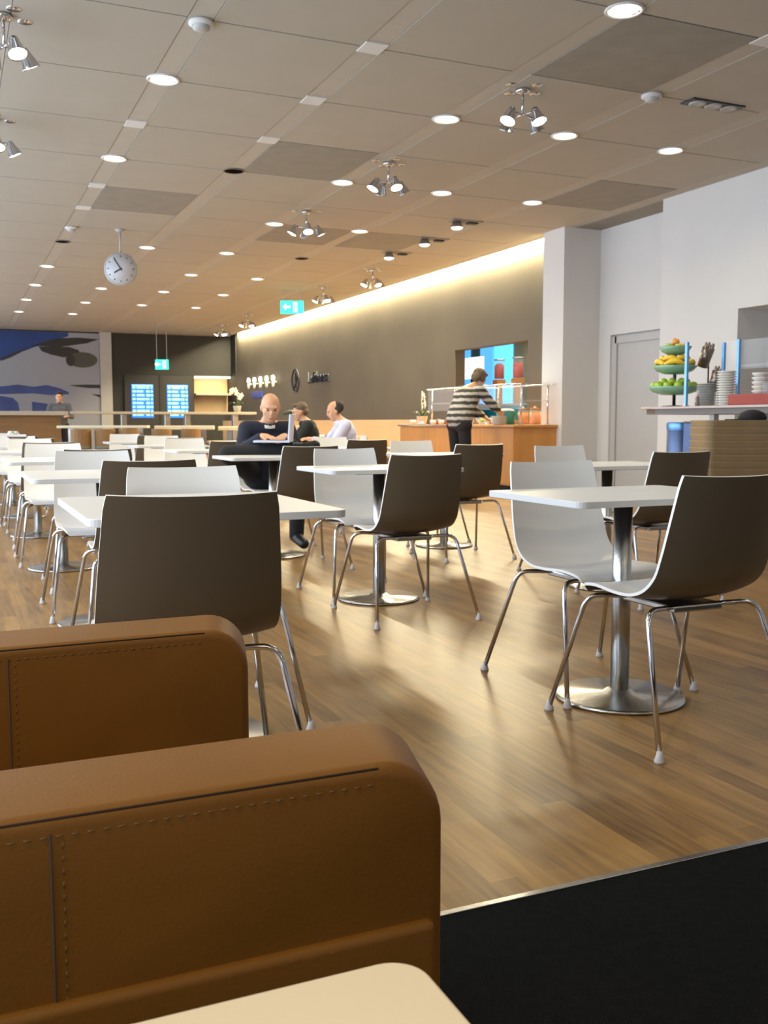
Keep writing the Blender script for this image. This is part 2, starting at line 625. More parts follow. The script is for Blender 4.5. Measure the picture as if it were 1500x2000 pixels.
# pilaster, recess with the grey door, white wall with the niche
struct(MB().box((7.86, 11.62, 0), (8.75, 12.14, CH + 0.2)).build('wall_pilaster', M_white_wall))
mb = MB()
mb.box((8.47, 9.70, 0), (8.75, 10.0, CH + 0.2))
mb.box((8.47, 11.36, 0), (8.75, 11.7, CH + 0.2))
mb.box((8.47, 10.0, 2.22), (8.75, 11.36, CH + 0.2))
struct(mb.build('wall_recess', M_white_wall))
dr = struct(MB().box((8.53, 10.0, 0), (8.60, 11.36, 2.22)).build('door_1', M_door))
MB().box((8.50, 10.02, 2.10), (8.53, 11.30, 2.20), 0.003).build('door_lintel', M_door, dr)
MB().box((8.50, 11.26, 0.0), (8.53, 11.36, 2.20), 0.003).build('door_jamb', M_door, dr)
mb = MB()
mb.tube([(8.52, 10.16, 1.05), (8.47, 10.16, 1.05), (8.47, 10.30, 1.05)], 0.011)
mb.build('door_handle', M_chrome, dr)
mb = MB()
NX, NY = 8.0, 8.44
mb.box((NX, NY, 0), (8.75, 9.74, CH + 0.2))
mb.box((NX, -4, 2.26), (8.75, NY, CH + 0.2))
mb.box((NX, -4, 0), (8.75, NY, 0.9))
mb.box((8.50, -4, 0.9), (8.75, NY, 2.26), mi=1)
mb.box((NX, -4, 0.9), (8.75, 6.0, 2.26))
struct(mb.build('wall_right', [M_white_wall, M_door]))
struct(MB().box((8.05, -4, CH), (9.0, 12.2, CH + 0.2)).build('ceiling_side', M_ceil_dk))
MBs = MB().box((8.05, 6.02, 1.62), (8.49, 8.42, 1.65), 0.003).build('trim_2', M_glass_guard)
struct(MBs)

# far wall: picture wall, pale column, black-brown wall
FY = 30.6
struct(MB().box((4.18, FY - 0.05, 0), (4.52, FY + 0.4, CH + 0.05)).build('wall_column', M_column))
mb = MB()
mb.box((4.52, FY, 0), (7.02, FY + 0.3, CH + 0.05))
mb.box((7.02, FY, 0), (DX, FY + 0.3, 1.30))
mb.box((7.02, FY, 2.45), (DX, FY + 0.3, CH + 0.05))
mb.box((7.02, FY + 0.45, 1.3), (DX + .2, FY + 0.5, 2.45), mi=1)
mb.box((DX - 0.02, FY - 0.6, 0), (DX + 0.22, FY + 0.5, 4.0))
mb.box((-3, FY + 0.06, 0), (4.18, FY + 0.3, CH + 0.05))
struct(mb.build('wall_far', [M_far_wall, M_beige]))
# behind and left (out of the photograph, they close the room)
struct(MB().box((-3, -4.2, 0), (9, -4.0, CH + 0.1)).build('wall_back', M_white_wall))
for k in range(9):
    y0_ = -4 + k * 3.9
    fr = MB()
    fr.box((-3.08, y0_, 0), (-2.96, y0_ + 0.10, CH + 0.05))
    fr.box((-3.08, y0_, 0), (-2.96, y0_ + 3.9, 0.35))
    fr.box((-3.08, y0_, 3.45), (-2.96, y0_ + 3.9, CH + 0.05))
    w = struct(fr.build('window_%d' % (k + 1), M_winframe))
    MB().box((-3.03, y0_ + 0.1, 0.35), (-3.02, y0_ + 3.9, 3.45)).build('pane', M_pane, w)

# LED strip in the slot above the dark wall
led = MB().box((8.06, 12.45, 3.86), (8.20, 29.8, 3.90)).build('cove_strip', M_led)
tag(led, 'long warm LED strip in the ceiling slot above the dark wall', 'light strip')
cl = thing('wall_lamp', 'small glowing lamp at the top corner where the dark wall meets the white pilaster', 'lamp', (8.0, 12.1, 3.62))
MB().lathe([(0, .0), (.05, .0), (.055, .03), (.05, .13), (.03, .15), (0, .15)], 16).build('lamp_glass', M_sconce, cl)
MB().lathe([(0, .15), (.06, .15), (.06, .20), (0, .20)], 16).build('lamp_mount', M_chrome, cl)


# ================================================================== CEILING LAMPS
def spot(name, loc, power, color, parent, angle=150, blend=0.9, rot=(0, 0, 0), size=0.08):
    d = bpy.data.lights.new(name, 'SPOT')
    d.energy = power
    d.color = color
    d.spot_size = R(angle)
    d.spot_blend = blend
    d.shadow_soft_size = size
    o = bpy.data.objects.new(name, d)
    COL.objects.link(o)
    o.parent = parent
    o.location = loc
    o.rotation_euler = rot
    return o


WARM = (1.0, 0.885, 0.62)
dl = thing('ceiling_downlight', '', 'ceiling light')
MB().lathe([(0.125, 0.012), (0.13, -0.004), (0.122, -0.012), (0.108, -0.008), (0.106, 0.012)], 32).build('trim_ring', M_white_wall, dl)
MB().lathe([(0.107, 0.004), (0.06, -0.006), (0, -0.010)], 32).build('diffuser', M_diffuser, dl)
DL_POWER = 55
spot('downlight_beam', (0, 0, -0.05), DL_POWER, WARM, dl)
rows = {0: ('leftmost ceiling row', [0, 2, 8, 10, 12, 14]),
        1: ('second ceiling row from the left', [6, 10, 12, 14]),
        2: ('middle ceiling row', [-2, 0, 2, 4, 6, 8, 10, 12]),
        3: ('fourth ceiling row from the left', [0, 2, 4, 8, 10, 12]),
        4: ('rightmost ceiling row', [0, 2])}
ORD = ['nearest', 'second', 'third', 'fourth', 'fifth', 'sixth', 'seventh', 'eighth', 'ninth']
used = [False]
for i, (rn, js) in rows.items():
    for n_, j in enumerate(js):
        pos = 'nearest lit' if n_ == 0 else ('farthest lit' if n_ == len(js) - 1 else ORD[n_] + ' nearest lit')
        instance(dl, used, 'round recessed downlight, %s one in the %s' % (pos, rn), (LX0 + i * PX, LY0 + j * PY, CH), 0, 'round ceiling downlights')
# unlit ones
ul = thing('unlit_downlight', '', 'ceiling light')
MB().lathe([(0.115, 0.012), (0.12, -0.004), (0.105, -0.008), (0.10, 0.006)], 28).build('trim_ring', M_fruitedge, ul)
MB().lathe([(0.108, -0.003), (0.05, -0.001), (0, -0.001)], 28).build('lens', M_hole, ul)
used = [False]
for i, j, t in ((1, 2, 'dark unlit round downlight above the middle of the room, nearest of the dark ones'),
                (0, 6, 'dark unlit round downlight left of the hanging clock'),
                (3, 6, 'dark unlit round downlight above the exit sign, farthest right of the dark ones')):
    instance(ul, used, t, (LX0 + i * PX, LY0 + j * PY, CH), 0, 'unlit ceiling downlights')
# single bright adjustable spots beside the dark wall
sp = thing('adjustable_spot', '', 'ceiling light')
MB().box((-0.16, -0.09, -0.012), (0.30, 0.09, 0.012), 0.004).build('mount_plate', M_ceil_dk, sp)
MB().lathe([(0, -0.02), (0.055, -0.02), (0.085, -0.09), (0.09, -0.10)], 20, mtx=Matrix.Translation((-0.06, 0, 0))).build('spot_head', M_chrome, sp)
MB().ell((-0.06, 0, -0.09), (0.075, 0.075, 0.03)).build('bulb', M_bulb, sp)
MB().box((0.10, -0.05, -0.035), (0.24, 0.05, -0.01), 0.008).build('spare_socket', M_black, sp)
spot('spot_beam', (-0.06, 0, -0.13), 70, WARM, sp, 110)
used = [False]
for x_, y_, t in ((6.36, 11.85, 'nearest'), (6.52, 13.15, 'middle'), (6.52, 14.43, 'farthest')):
    instance(sp, used, 'single bright ceiling spot beside an empty socket, %s of the three by the dark wall' % t, (x_, y_, CH), 0, 'adjustable spots by the dark wall')

# chrome clusters of several heads
cs = thing('spotlight_cluster', '', 'ceiling light')
MB().lathe([(0, 0), (0.06, 0), (0.06, -0.025), (0.02, -0.035), (0, -0.035)], 20).build('canopy', M_chrome, cs)
mb = MB().tube([(0, 0, -0.03), (0, 0, -0.20)], 0.010)
mb.tube([(-0.15, 0, -0.20), (0.15, 0, -0.20)], 0.009).tube([(0, -0.13, -0.20), (0, 0.13, -0.20)], 0.009)
mb.build('stem', M_chrome, cs)
for n_, (a, tilt) in enumerate(((0, 28), (90, 24), (180, 28), (270, 24))):
    d = Vector((math.cos(R(a)), math.sin(R(a)), 0))
    mt = Matrix.Translation((d.x * 0.155, d.y * 0.14, -0.22)) @ Matrix.Rotation(R(a), 4, 'Z') @ Matrix.Rotation(R(-tilt), 4, 'Y')
    h = MB().lathe([(0, 0.05), (0.028, 0.045), (0.036, 0.01), (0.062, -0.075), (0.066, -0.082), (0.058, -0.078)], 18, mtx=mt).build('spot_head', M_chrome, cs)
    MB().lathe([(0.058, -0.072), (0.03, -0.062), (0, -0.058)], 18, mtx=mt).build('bulb', M_bulb, h)
    MB().lathe([(0, -0.002), (0.045, -0.004), (0.048, 0.002)], 16, mtx=Matrix.Translation((d.x * 0.155, d.y * 0.14, 0.0))).build('ceiling_reflector', M_chrome, cs)
spot('cluster_beam', (0, 0, -0.32), 125, WARM, cs, 150)
used = [False]
for x_, y_, rz, t in ((4.35, 7.06, 20, 'nearest chrome spotlight cluster, upper right of the picture'),
                      (4.27, 9.55, 5, 'second nearest chrome spotlight cluster in the middle row'),
                      (4.27, 12.13, -12, 'third chrome spotlight cluster in the middle row, left of the lit slot'),
                      (6.94, 16.2, 10, 'chrome spotlight cluster nearest to us along the lit slot'),
                      (6.94, 18.7, 0, 'chrome spotlight cluster just above and right of the green exit sign'),
                      (6.94, 24.2, 15, 'far chrome spotlight cluster beside the end of the lit slot'),
                      (7.0, 26.9, 0, 'farthest chrome spotlight cluster near the far corner'),
                      (0.42, 7.20, 25, 'chrome spotlight cluster cut by the top left corner of the picture'),
                      (0.44, 9.62, 10, 'chrome spotlight cluster at the left edge below the corner one')):
    instance(cs, used, t, (x_, y_, CH), R(rz), 'chrome spotlight clusters')

# black recessed three-lamp unit
tl = thing('recessed_triple_lamp', 'black rectangular recessed unit with three unlit lamps, upper right ceiling', 'ceiling light', (6.03, 6.73, CH))
mb = MB().box((-0.28, -0.085, -0.012), (0.28, 0.085, 0.01), 0.003)
mb.build('frame', M_black, tl)
for k in range(3):
    MB().lathe([(0, -0.018), (0.05, -0.018), (0.068, -0.028), (0.072, -0.012)], 18, mtx=Matrix.Translation((-0.17 + 0.17 * k, 0, 0))).build('lamp_head', M_sconce_b, tl)
# smoke detectors
sd = thing('smoke_detector', '', 'smoke detector')
MB().lathe([(0, 0.0), (0.085, 0), (0.085, -0.02), (0.06, -0.03)], 24).build('base', M_white_wall, sd)
MB().lathe([(0.058, -0.028), (0.055, -0.05), (0.03, -0.062), (0, -0.064)], 24).build('sensor_cap', M_sconce_b, sd)
used = [False]
for x_, y_, t in ((1.646, 6.78, 'round smoke detector at the top of the ceiling, left half'),
                  (5.39, 6.74, 'round smoke detector beside the black three-lamp unit'),
                  (1.63, 14.4, 'small smoke detector left of the hanging clock')):
    instance(sd, used, t, (x_, y_, CH), 0, 'smoke detectors')
# pale blank cover plates in the channels
cp = tag(MB().box((-0.088, -0.10, -0.006), (0.088, 0.10, 0.014), 0.002).build('cover_plate', M_white_wall), '', 'cover plate')
used = [False]
for x_, y_, t in ((0, 1, 'pale blank cover plate below the nearest lamp of the left row'), (0, 3, 'pale blank cover plate in the left lamp channel, second from the near one'),
                  (0, 4, 'pale blank cover plate in the left lamp channel nearest the clock'), (1, 0, 'pale blank cover plate in the second lamp channel, top one'),
                  (1, 1, 'pale blank cover plate in the second lamp channel above the dark lamp'), (1, -1, 'pale blank cover plate near the top edge, second lamp channel'),
                  (3, -2, 'pale blank cover plate at the upper right, right of the biggest lamp')):
    instance(cp, used, t, (LX0 + x_ * PX, LY0 + y_ * PY, CH), 0, 'ceiling cover plates')

# hanging clock
ck = thing('hanging_clock', 'round pale double-faced clock hanging from the ceiling on a rod', 'clock', (2.27, 14.3, 3.15), R(-9))
MB().lathe([(0, -.06), (.205, -.06), (.225, -.05), (.225, .05), (.205, .06), (0, .06)], 40, mtx=Matrix.Rotation(R(90), 4, 'X')).build('case', M_sconce_b, ck)
MB().lathe([(0, .003), (.200, .003), (.200, .0)], 40, mtx=Matrix.Translation((0, -.06, 0)) @ Matrix.Rotation(R(90), 4, 'X')).build('dial', M_clockface, ck)
mb = MB()
for k in range(12):
    a = R(30 * k)
    mb.box((-.005, -.0655, .160), (.005, -.0635, .185), mtx=Matrix.Rotation(a, 4, 'Y'))
mb.build('hour_marks', M_sign_letters, ck)
MB().box((-.009, -.068, -.02), (.009, -.065, .105), mtx=Matrix.Rotation(R(-122), 4, 'Y')).build('hour_hand', M_sign_letters, ck)
MB().box((-.007, -.071, -.03), (.007, -.068, .165), mtx=Matrix.Rotation(R(-33), 4, 'Y')).build('minute_hand', M_sign_letters, ck)
MB().tube([(0, 0, .22), (0, 0, CH - 3.15 - 0.02)], .012).build('rod', M_sconce_b, ck)
MB().lathe([(0, 0), (.07, 0), (.05, -.03), (0, -.03)], 20, mtx=Matrix.Translation((0, 0, CH - 3.15))).build('ceiling_rose', M_sconce_b, ck)


def exit_sign(label, loc, w, h, rz, zc):
    e = thing('exit_sign', label, 'exit sign', loc, rz)
    MB().box((-w / 2, -.03, -h / 2), (w / 2, .03, h / 2), .006).build('sign_box', M_exitg, e)
    g = MB()      # doorway, running figure, arrow on the front
    y = -.034
    s = h
    def flat(poly):
        g.prism([(p[0] * s, p[1] * s) for p in poly], y, y + .003, 'Y')
    flat([(.10, -.38), (.42, -.38), (.42, .38), (.10, .38)])
    flat([(-.72, .02), (-.45, .28), (-.45, .10), (-.12, .10), (-.12, -.06), (-.45, -.06), (-.45, -.24)])
    g.build('pictogram', M_exitw, e)
    g = MB()
    g.ell((.30 * s, y - .002, .25 * s), (.06 * s, .003, .06 * s))
    g.prism([(.17 * s, .17 * s), (.32 * s, .17 * s), (.30 * s, -.05 * s), (.38 * s, -.3 * s), (.32 * s, -.3 * s), (.24 * s, -.1 * s), (.16 * s, -.3 * s), (.10 * s, -.28 * s), (.20 * s, -.02 * s)], y - .004, y - .001, 'Y')
    g.build('running_figure', M_exitg, e)
    g = MB()
    for sx in (-1, 1):
        g.tube([(sx * w * .38, 0, h / 2), (sx * w * .38, 0, CH - zc)], .008, 6)
    g.build('hanging_rods', M_sconce_b, e)
    return e


exit_sign('green lit exit sign hanging in front of the glowing slot, the larger one', (6.47, 19.3, 3.35), .47, .26, R(-24), 3.35)
exit_sign('small green lit exit sign hanging before the far black wall above the screens', (5.40, 27.4, 2.60), .36, .27, R(-24), 2.60)

# ================================================================== FAR WALL THINGS
mu = thing('mural', 'big sky picture on the far wall with aeroplane wing, engine and blue clouds', 'picture', (0, FY, 0))
Y0 = 0.0


def mural(name, poly, layer, m):
    return MB().prism(poly, Y0 - 0.004 * layer, Y0 + 0.05 - 0.004 * layer, 'Y').build(name, m, mu)


def mpx(u, v):     # measured spots on the picture, metres along the wall and above the floor
    return (min(1.40 + (u) * 0.01455, 4.165), 3.55 - (v - 655) * 0.01485)


mural('sky_haze', [(-2.9, 0), (4.17, 0), (4.17, 3.66), (-2.9, 3.66)], 0, M_mur_haze)
mural('blue_sky', [(-2.9, 2.6)] + [mpx(0, 705), mpx(30, 692), mpx(60, 680), mpx(85, 670), mpx(130, 655)] + [mpx(130, 648), (-2.9, 3.66)], 1, M_mur_sky)
mural('wing', [mpx(*p) for p in ((0, 707), (18, 700), (40, 688), (55, 678), (75, 676), (110, 677), (140, 672), (165, 668), (190, 658), (110, 657), (112, 668), (95, 672),
                                 )][:8] + [mpx(*p) for p in ((190, 659), (150, 657), (105, 660), (80, 668), (50, 680), (25, 690), (0, 702))], 2, M_mur_dark)
mural('wing_root', [mpx(*p) for p in ((72, 677), (130, 676), (150, 682), (150, 690), (120, 697), (95, 692), (78, 686))], 3, M_mur_dark)
mural('engine', [mpx(128 + 28 + 30 * math.cos(R(a)), 701 + 15.5 * math.sin(R(a))) for a in range(0, 360, 20)], 4, M_mur_engine)
mural('engine_inlet', [mpx(133 + 9 * math.cos(R(a)), 702 + 12 * math.sin(R(a))) for a in range(0, 360, 24)], 5, M_mur_dark)
mural('blue_cloud', [(-2.9, 1.9), (-2.9, 2.35)] + [mpx(*p) for p in ((0, 756), (30, 752), (60, 756), (85, 752), (110, 758), (128, 766), (128, 770), (90, 772), (60, 769), (0, 771))], 1, M_mur_blue)
mural('lower_cloud', [(-2.9, .9), (-2.9, 2.0)] + [mpx(*p) for p in ((0, 775), (20, 778), (30, 788), (32, 805), (0, 830))], 1, M_mur_blue)
mural('dark_streak', [mpx(*p) for p in ((128, 752), (160, 750), (200, 750), (200, 757), (165, 757), (140, 754))], 1, M_mur_dark)
mural('lower_streak', [mpx(*p) for p in ((172, 769), (200, 770), (200, 782), (190, 776))], 1, M_mur_dark)
mural('dark_band', [mpx(*p) for p in ((56, 785), (92, 790), (105, 792), (105, 806), (56, 806))], 1, M_mur_blue)

# flight information screens in a black surround
fs = thing('screen_surround', 'black framed surround on the far wall holding two lit blue screens', 'screen wall', (5.87, FY, 0))
MB().box((-1.0, -.10, 0), (1.08, -0.0, 2.45), .004).build('frame', M_black, fs)
MB().box((.05, -.13, 0), (.13, -.1, 2.45)).build('divider', M_far_wall, fs)
for x0_ in (-.80, .27):
    w_ = .66
    s = MB().box((x0_, -.125, 1.15), (x0_ + w_, -.10, 2.17), .004).build('screen', M_scr, fs)
    for r_ in range(8):
        t = MB()
        z_ = 2.09 - r_ * .118
        xx = x0_ + .03
        for wd in (.10, .26, .12, .06):
            t.box((xx, -.129, z_ - .05), (xx + wd * (0.75 + .25 * ((r_ * 7 + int(wd * 100)) % 3) / 2), -.125, z_ + .012))
            xx += wd + .025
        t.build('text_row', M_scr_t, s)
    MB().box((x0_ + .02, -.129, 2.11), (x0_ + w_ - .02, -.125, 2.15)).build('header_bar', M_scr_t, s)
# lit shelf niche at the right
ls = thing('lit_shelf', 'warm lit recessed shelf at the right end of the far wall', 'shelf', (7.60, FY, 1.3))
MB().box((-.55, -.02, 1.10), (.58, .40, 1.15)).build('light_panel', M_shelfglow, ls)
MB().box((-.55, -.12, .56), (.58, .44, .62), .004).build('shelf_board', M_bartop, ls)
MB().box((-.55, .40, .62), (.58, .44, 1.10)).build('back_panel', M_beige, ls)
area_light('shelf_glow', (7.6, FY + .18, 2.38), (0, 0, 0), 1.0, .2, 5, (1, .88, .62))

# ================================================================== DARK WALL THINGS
WX = DX - 0.001
rot_wall = Matrix.Rotation(R(-90), 4, 'Z') @ Matrix.Rotation(R(90), 4, 'X')
lg = thing('wall_logo', 'dark ring emblem with a flying crane mounted left of the wall lettering', 'logo', (WX, 24.25, 2.09), 0)
mt = rot_wall.copy()
mb = MB()
ring_o = [(0.30 * math.cos(R(a)), 0.30 * math.sin(R(a))) for a in range(0, 360, 10)]
ring_i = [(0.262 * math.cos(R(a)), 0.262 * math.sin(R(a))) for a in range(0, 360, 10)]
bm = mb.bm
vo = [[bm.verts.new((p[0], p[1], z)) for p in ring] for ring in (ring_o, ring_i) for z in (0.005, 0.03)]
n = len(ring_o)
for a, b in ((1, 0), (2, 3), (3, 1), (0, 2)):
    for k in range(n):
        q = (k + 1) % n
        bm.faces.new((vo[a][k], vo[a][q], vo[b][q], vo[b][k]))
bmesh.ops.transform(bm, matrix=mt, verts=bm.verts)
bmesh.ops.recalc_face_normals(bm, faces=bm.faces)
mb.build('ring', M_sign_letters, lg)
crane = [(-.17, -.19), (-.11, -.14), (-.04, -.07), (.02, -.03), (.10, .02), (.20, .13), (.225, .125), (.15, .00), (.09, -.05), (.12, -.055), (.10, -.085),
         (.02, -.09), (.06, -.17), (.04, -.20), (-.02, -.13), (-.07, -.15), (-.13, -.215)]
crane2 = [(-.06, -.04), (-.02, .05), (.02, .20), (.05, .21), (.06, .08), (.05, .0), (.0, -.03)]
MB().prism(crane, .005, .03, 'Z', mtx=mt).prism(crane2, .005, .03, 'Z', mtx=mt).build('crane', M_sign_letters, lg)
tx = thing('wall_lettering', 'dark raised lettering spelling a name on the brown wall beside the ring emblem', 'lettering', (WX, 22.55, 1.98), 0)
text_mesh('letters', 'Lufthansa', 0.40, M_sign_letters, tx, rot_wall @ Matrix.Translation((0, 0, .015)), .03)

# five small wall lamps
wl = thing('wall_sconce', '', 'wall lamp')
MB().lathe([(0, .10), (.035, .09), (.052, .03), (.054, -.02), (.04, -.05), (0, -.06)], 18).build('lamp_glass', M_sconce, wl)
MB().lathe([(.036, -.05), (.048, -.09), (.04, -.20), (.02, -.23), (0, -.23)], 18).build('lamp_body', M_sconce_b, wl)
MB().box((.0, -.012, -.10), (.10, .012, -.06), .003).build('bracket', M_sconce_b, wl)
used = [False]
for k in range(5):
    y_ = 25.9 + k * .60
    instance(wl, used, 'small white glowing wall lamp, %s in the row of five' % ['rightmost', 'second from the right', 'middle one', 'second from the left', 'leftmost'][k], (WX - .10, y_, 2.20 + .005 * k), 0, 'row of five wall lamps')
tag(MB().box((WX - .03, 27.2, 1.72), (WX, 28.3, 1.90), .004).build('wall_plate', M_blue_plate), 'small blue plate on the dark wall under the five wall lamps', 'sign')

# beige bench back along the dark wall
bn = thing('wall_bench', 'long beige wooden bench with high back along the dark wall', 'bench', (7.6, 15.7, 0))
MB().prism(rrect(-.03, 0, .05, 13.6, .03), 0, 1.06, 'Z').build('back_panel', M_beige, bn)
MB().box((-.55, 0.05, .38), (-.03, 13.5, .46), .02).build('seat', M_beige, bn)
MB().box((-.50, 0.10, 0), (-.05, 13.4, .38)).build('base', M_barwood, bn)

# ================================================================== BUFFET COUNTER
bc = thing('buffet_counter', 'long orange oak buffet counter in front of the hatch', 'counter', (7.15, 11.72, 0))
MB().box((0.02, .02, .12), (1.06, 3.78, .94)).build('cabinet', M_oak, bc)
MB().box((.06, .06, 0), (1.06, 3.74, .12)).build('plinth', M_oak_dk, bc)
mb = MB()
for k in range(4):
    mb.box((0.004, .03 + k * .94, .14), (.02, .03 + (k + 1) * .94 - .008, .93), .002)
fp = mb.build('front_panels', M_oak, bc)
MB().box((-.03, -.02, .94), (1.065, 3.80, .975), .004).build('worktop', M_oak, bc)
MB().box((-.04, 1.75, .945), (-.03, 3.80, .972), .002).build('steel_rail', M_chrome, bc)
CT = .975
CX0, CY0 = 7.15, 11.72
# sneeze guard
sg = thing('sneeze_guard', 'glass sneeze guard on steel posts standing on the oak counter', 'guard', (CX0, CY0, CT))
for y_ in (.12, 1.5, 2.9):
    for x_ in (.18, .62):
        MB().tube([(x_, y_, 0), (x_, y_, .56)], .014, 10).lathe([(0, 0), (.035, 0), (.035, .008), (0, .01)], 12, mtx=Matrix.Translation((x_, y_, 0))).build('post', M_chrome, sg)
MB().box((.14, .05, .56), (.66, 3.0, .572), .002).build('top_glass', M_glass_guard, sg)
MB().box((.155, .05, .22), (.165, 3.0, .55)).build('front_glass', M_glass, sg)
MB().box((.18, .10, .34), (.62, 2.95, .352), .002).build('middle_shelf', M_glass_guard, sg)
MB().tube([(.14, .05, .575), (.14, 3.0, .575)], .010, 8).tube([(.66, .05, .575), (.66, 3.0, .575)], .010, 8).build('top_rail', M_chrome, sg)

# cereal jars
jar = thing('cereal_jar', '', 'jar')
MB().lathe([(0, .0), (.082, 0), (.085, .02), (.085, .20), (.07, .225), (.066, .225), (.08, .195), (.08, .006), (0, .006)], 24).build('glass', M_glass, jar)
MB().lathe([(0, .008), (.078, .008), (.078, .185), (.04, .197), (0, .20)], 22).build('cereal', M_orange, jar)
MB().lathe([(0, .225), (.072, .225), (.072, .245), (.02, .25), (.016, .275), (0, .277)], 22).build('lid', M_stool, jar)
used = [False]
for x_, y_, t in ((.80, .44, 'orange filled glass jar at the right end of the oak counter'), (.80, .73, 'orange filled glass jar behind the steel posts, middle of the three'), (.80, 1.06, 'orange filled glass jar left of its two fellows on the oak counter')):
    instance(jar, used, t, (CX0 + x_, CY0 + y_, CT), 0, 'cereal jars on the counter')
# plates, bowl, teal tub, cups and cards on the counter
pl = thing('plate_pile', 'pile of cream plates on the oak counter right of the standing person', 'plates', (CX0 + .22, CY0 + .80, CT))
mb = MB()
for k in range(9):
    mb.lathe([(0, k * .014 + .002), (.06, k * .014), (.12, k * .014 + .012), (.122, k * .014 + .015), (.06, k * .014 + .006), (0, k * .014 + .006)], 24)
mb.build('plates', M_china, pl)
tb = thing('teal_tub', 'teal tub on the counter behind the cream plates', 'tub', (CX0 + .62, CY0 + 1.25, CT))
MB().lathe([(0, .0), (.13, .0), (.155, .20), (.16, .21), (.15, .21), (.125, .012), (0, .012)], 24).build('tub', M_teal, tb)
MB().ell((0, 0, .19), (.14, .14, .06)).build('contents', M_winframe, tb)
gb = thing('glass_bowl', 'clear glass bowl of salad on the counter by the person’s hands'.replace('’', "'"), 'bowl', (CX0 + .22, CY0 + 1.18 - .30 + .35, CT))
MB().lathe([(0, .0), (.07, .0), (.15, .10), (.155, .105), (.145, .10), (.065, .01), (0, .01)], 24).build('bowl', M_glass_guard, gb)
mb = MB()
for k in range(14):
    mb.ell((random.uniform(-.08, .08), random.uniform(-.08, .08), random.uniform(.045, .09)), (.035, .028, .018), (random.random(), random.random(), 0), 8, 6, mi=k % 3)
mb.build('salad', [M_leaf, M_petal, M_apple], gb)
tag(MB().box((CX0 - .022, CY0 + 2.78, CT), (CX0 - .016, CY0 + 3.02, CT + .06)).box((CX0 - .022, CY0 + 2.78, CT), (CX0 + .06, CY0 + 3.02, CT + .004)).build('price_card', M_china), 'white card standing at the left front edge of the oak counter', 'card')
cup = thing('white_cup', '', 'cup')
MB().lathe([(0, .0), (.03, .0), (.045, .03), (.05, .075), (.046, .075), (.04, .03), (0, .008)], 20).build('cup', M_china, cup)
MB().tube([(.046, 0, .06), (.075, 0, .055), (.075, 0, .03), (.042, 0, .02)], .006, 6).build('handle', M_china, cup)
used = [False]
for x_, y_, t in ((.12, 2.75, 'white cup on the oak counter left of the standing person'), (.12, 2.45, 'white cup on the oak counter touching the standing person in view'), (.14, 3.55, 'white cup at the far left end of the oak counter')):
    instance(cup, used, t, (CX0 + x_, CY0 + y_, CT), random.random() * 6, 'white cups')
for k, (x_, y_) in enumerate(((.30, 2.2), (.30, 2.55), (.30, 2.9))):
    d = thing('red_jam_pot', 'small dark red pot on the counter, %s of three in a row' % ['rightmost', 'middle', 'leftmost'][k], 'pot', (CX0 + x_, CY0 + y_, CT), 0, 'red pots on the counter')
    MB().lathe([(0, 0), (.05, 0), (.06, .07), (.055, .07), (0, .06)], 18).build('pot', M_red, d)
    MB().lathe([(0, .07), (.058, .07), (.05, .085), (0, .09)], 18).build('lid', M_fruitedge, d)


def orchid(label, loc, rz, h, n_f):
    o_ = thing('potted_orchid', label, 'plant', loc, rz)
    MB().lathe([(0, 0), (.07, 0), (.095, .13), (.10, .14), (.088, .14), (.0, .12)], 20).build('pot', M_pot, o_)
    mb = MB()
    mb.tube([(0, 0, .12), (.02, .01, h * .5), (-.01, .02, h * .85), (-.08, .02, h), (-.16, .0, h * .93)], .006, 6)
    mb.tube([(0, 0, .12), (.04, -.02, h * .4), (.03, -.02, h * .66), (.08, -.03, h * .75)], .005, 6)
    mb.build('stalk', M_stalk, o_)
    for k in range(5):
        a = k * 1.26
        mb = MB()
        pts = [Vector((math.cos(a) * t * .2, math.sin(a) * t * .2, .13 + .10 * math.sin(t * 2.6))) for t in (0, .25, .5, .75, 1)]
        w_ = [.006, .03, .036, .026, .003]
        nrm = Vector((-math.sin(a), math.cos(a), 0))
        L_ = [mb.bm.verts.new(p + nrm * w) for p, w in zip(pts, w_)]
        R_ = [mb.bm.verts.new(p - nrm * w) for p, w in zip(pts, w_)]
        C_ = [mb.bm.verts.new(p - Vector((0, 0, .012))) for p in pts]
        for i in range(4):
            mb.bm.faces.new((L_[i], L_[i + 1], C_[i + 1], C_[i]))
            mb.bm.faces.new((C_[i], C_[i + 1], R_[i + 1], R_[i]))
        mb.build('leaf', M_leaf, o_)
    spots_ = [(-.16, .0, h * .93), (-.11, .03, h * .985), (-.05, .02, h * .99), (-.01, .03, h * .86), (.08, -.03, h * .75), (.04, -.03, h * .66), (.015, .02, h * .6)][:n_f]
    for p in spots_:
        mb = MB()
        for k in range(5):
            a = k * 2 * math.pi / 5
            mb.ell((p[0] + .036 * math.cos(a), p[1] - .02, p[2] + .036 * math.sin(a)), (.036, .008, .022), (0, -a, 0), 10, 6)
        mb.ell((p[0], p[1] - .03, p[2]), (.014, .014, .014), (0, 0, 0), 8, 6)
        mb.build('blossom', M_petal, o_)
    return o_


orchid('potted orchid with pale blossoms at the left end of the oak counter', (CX0 + .2, CY0 + 3.32, CT), 1.2, .50, 7)
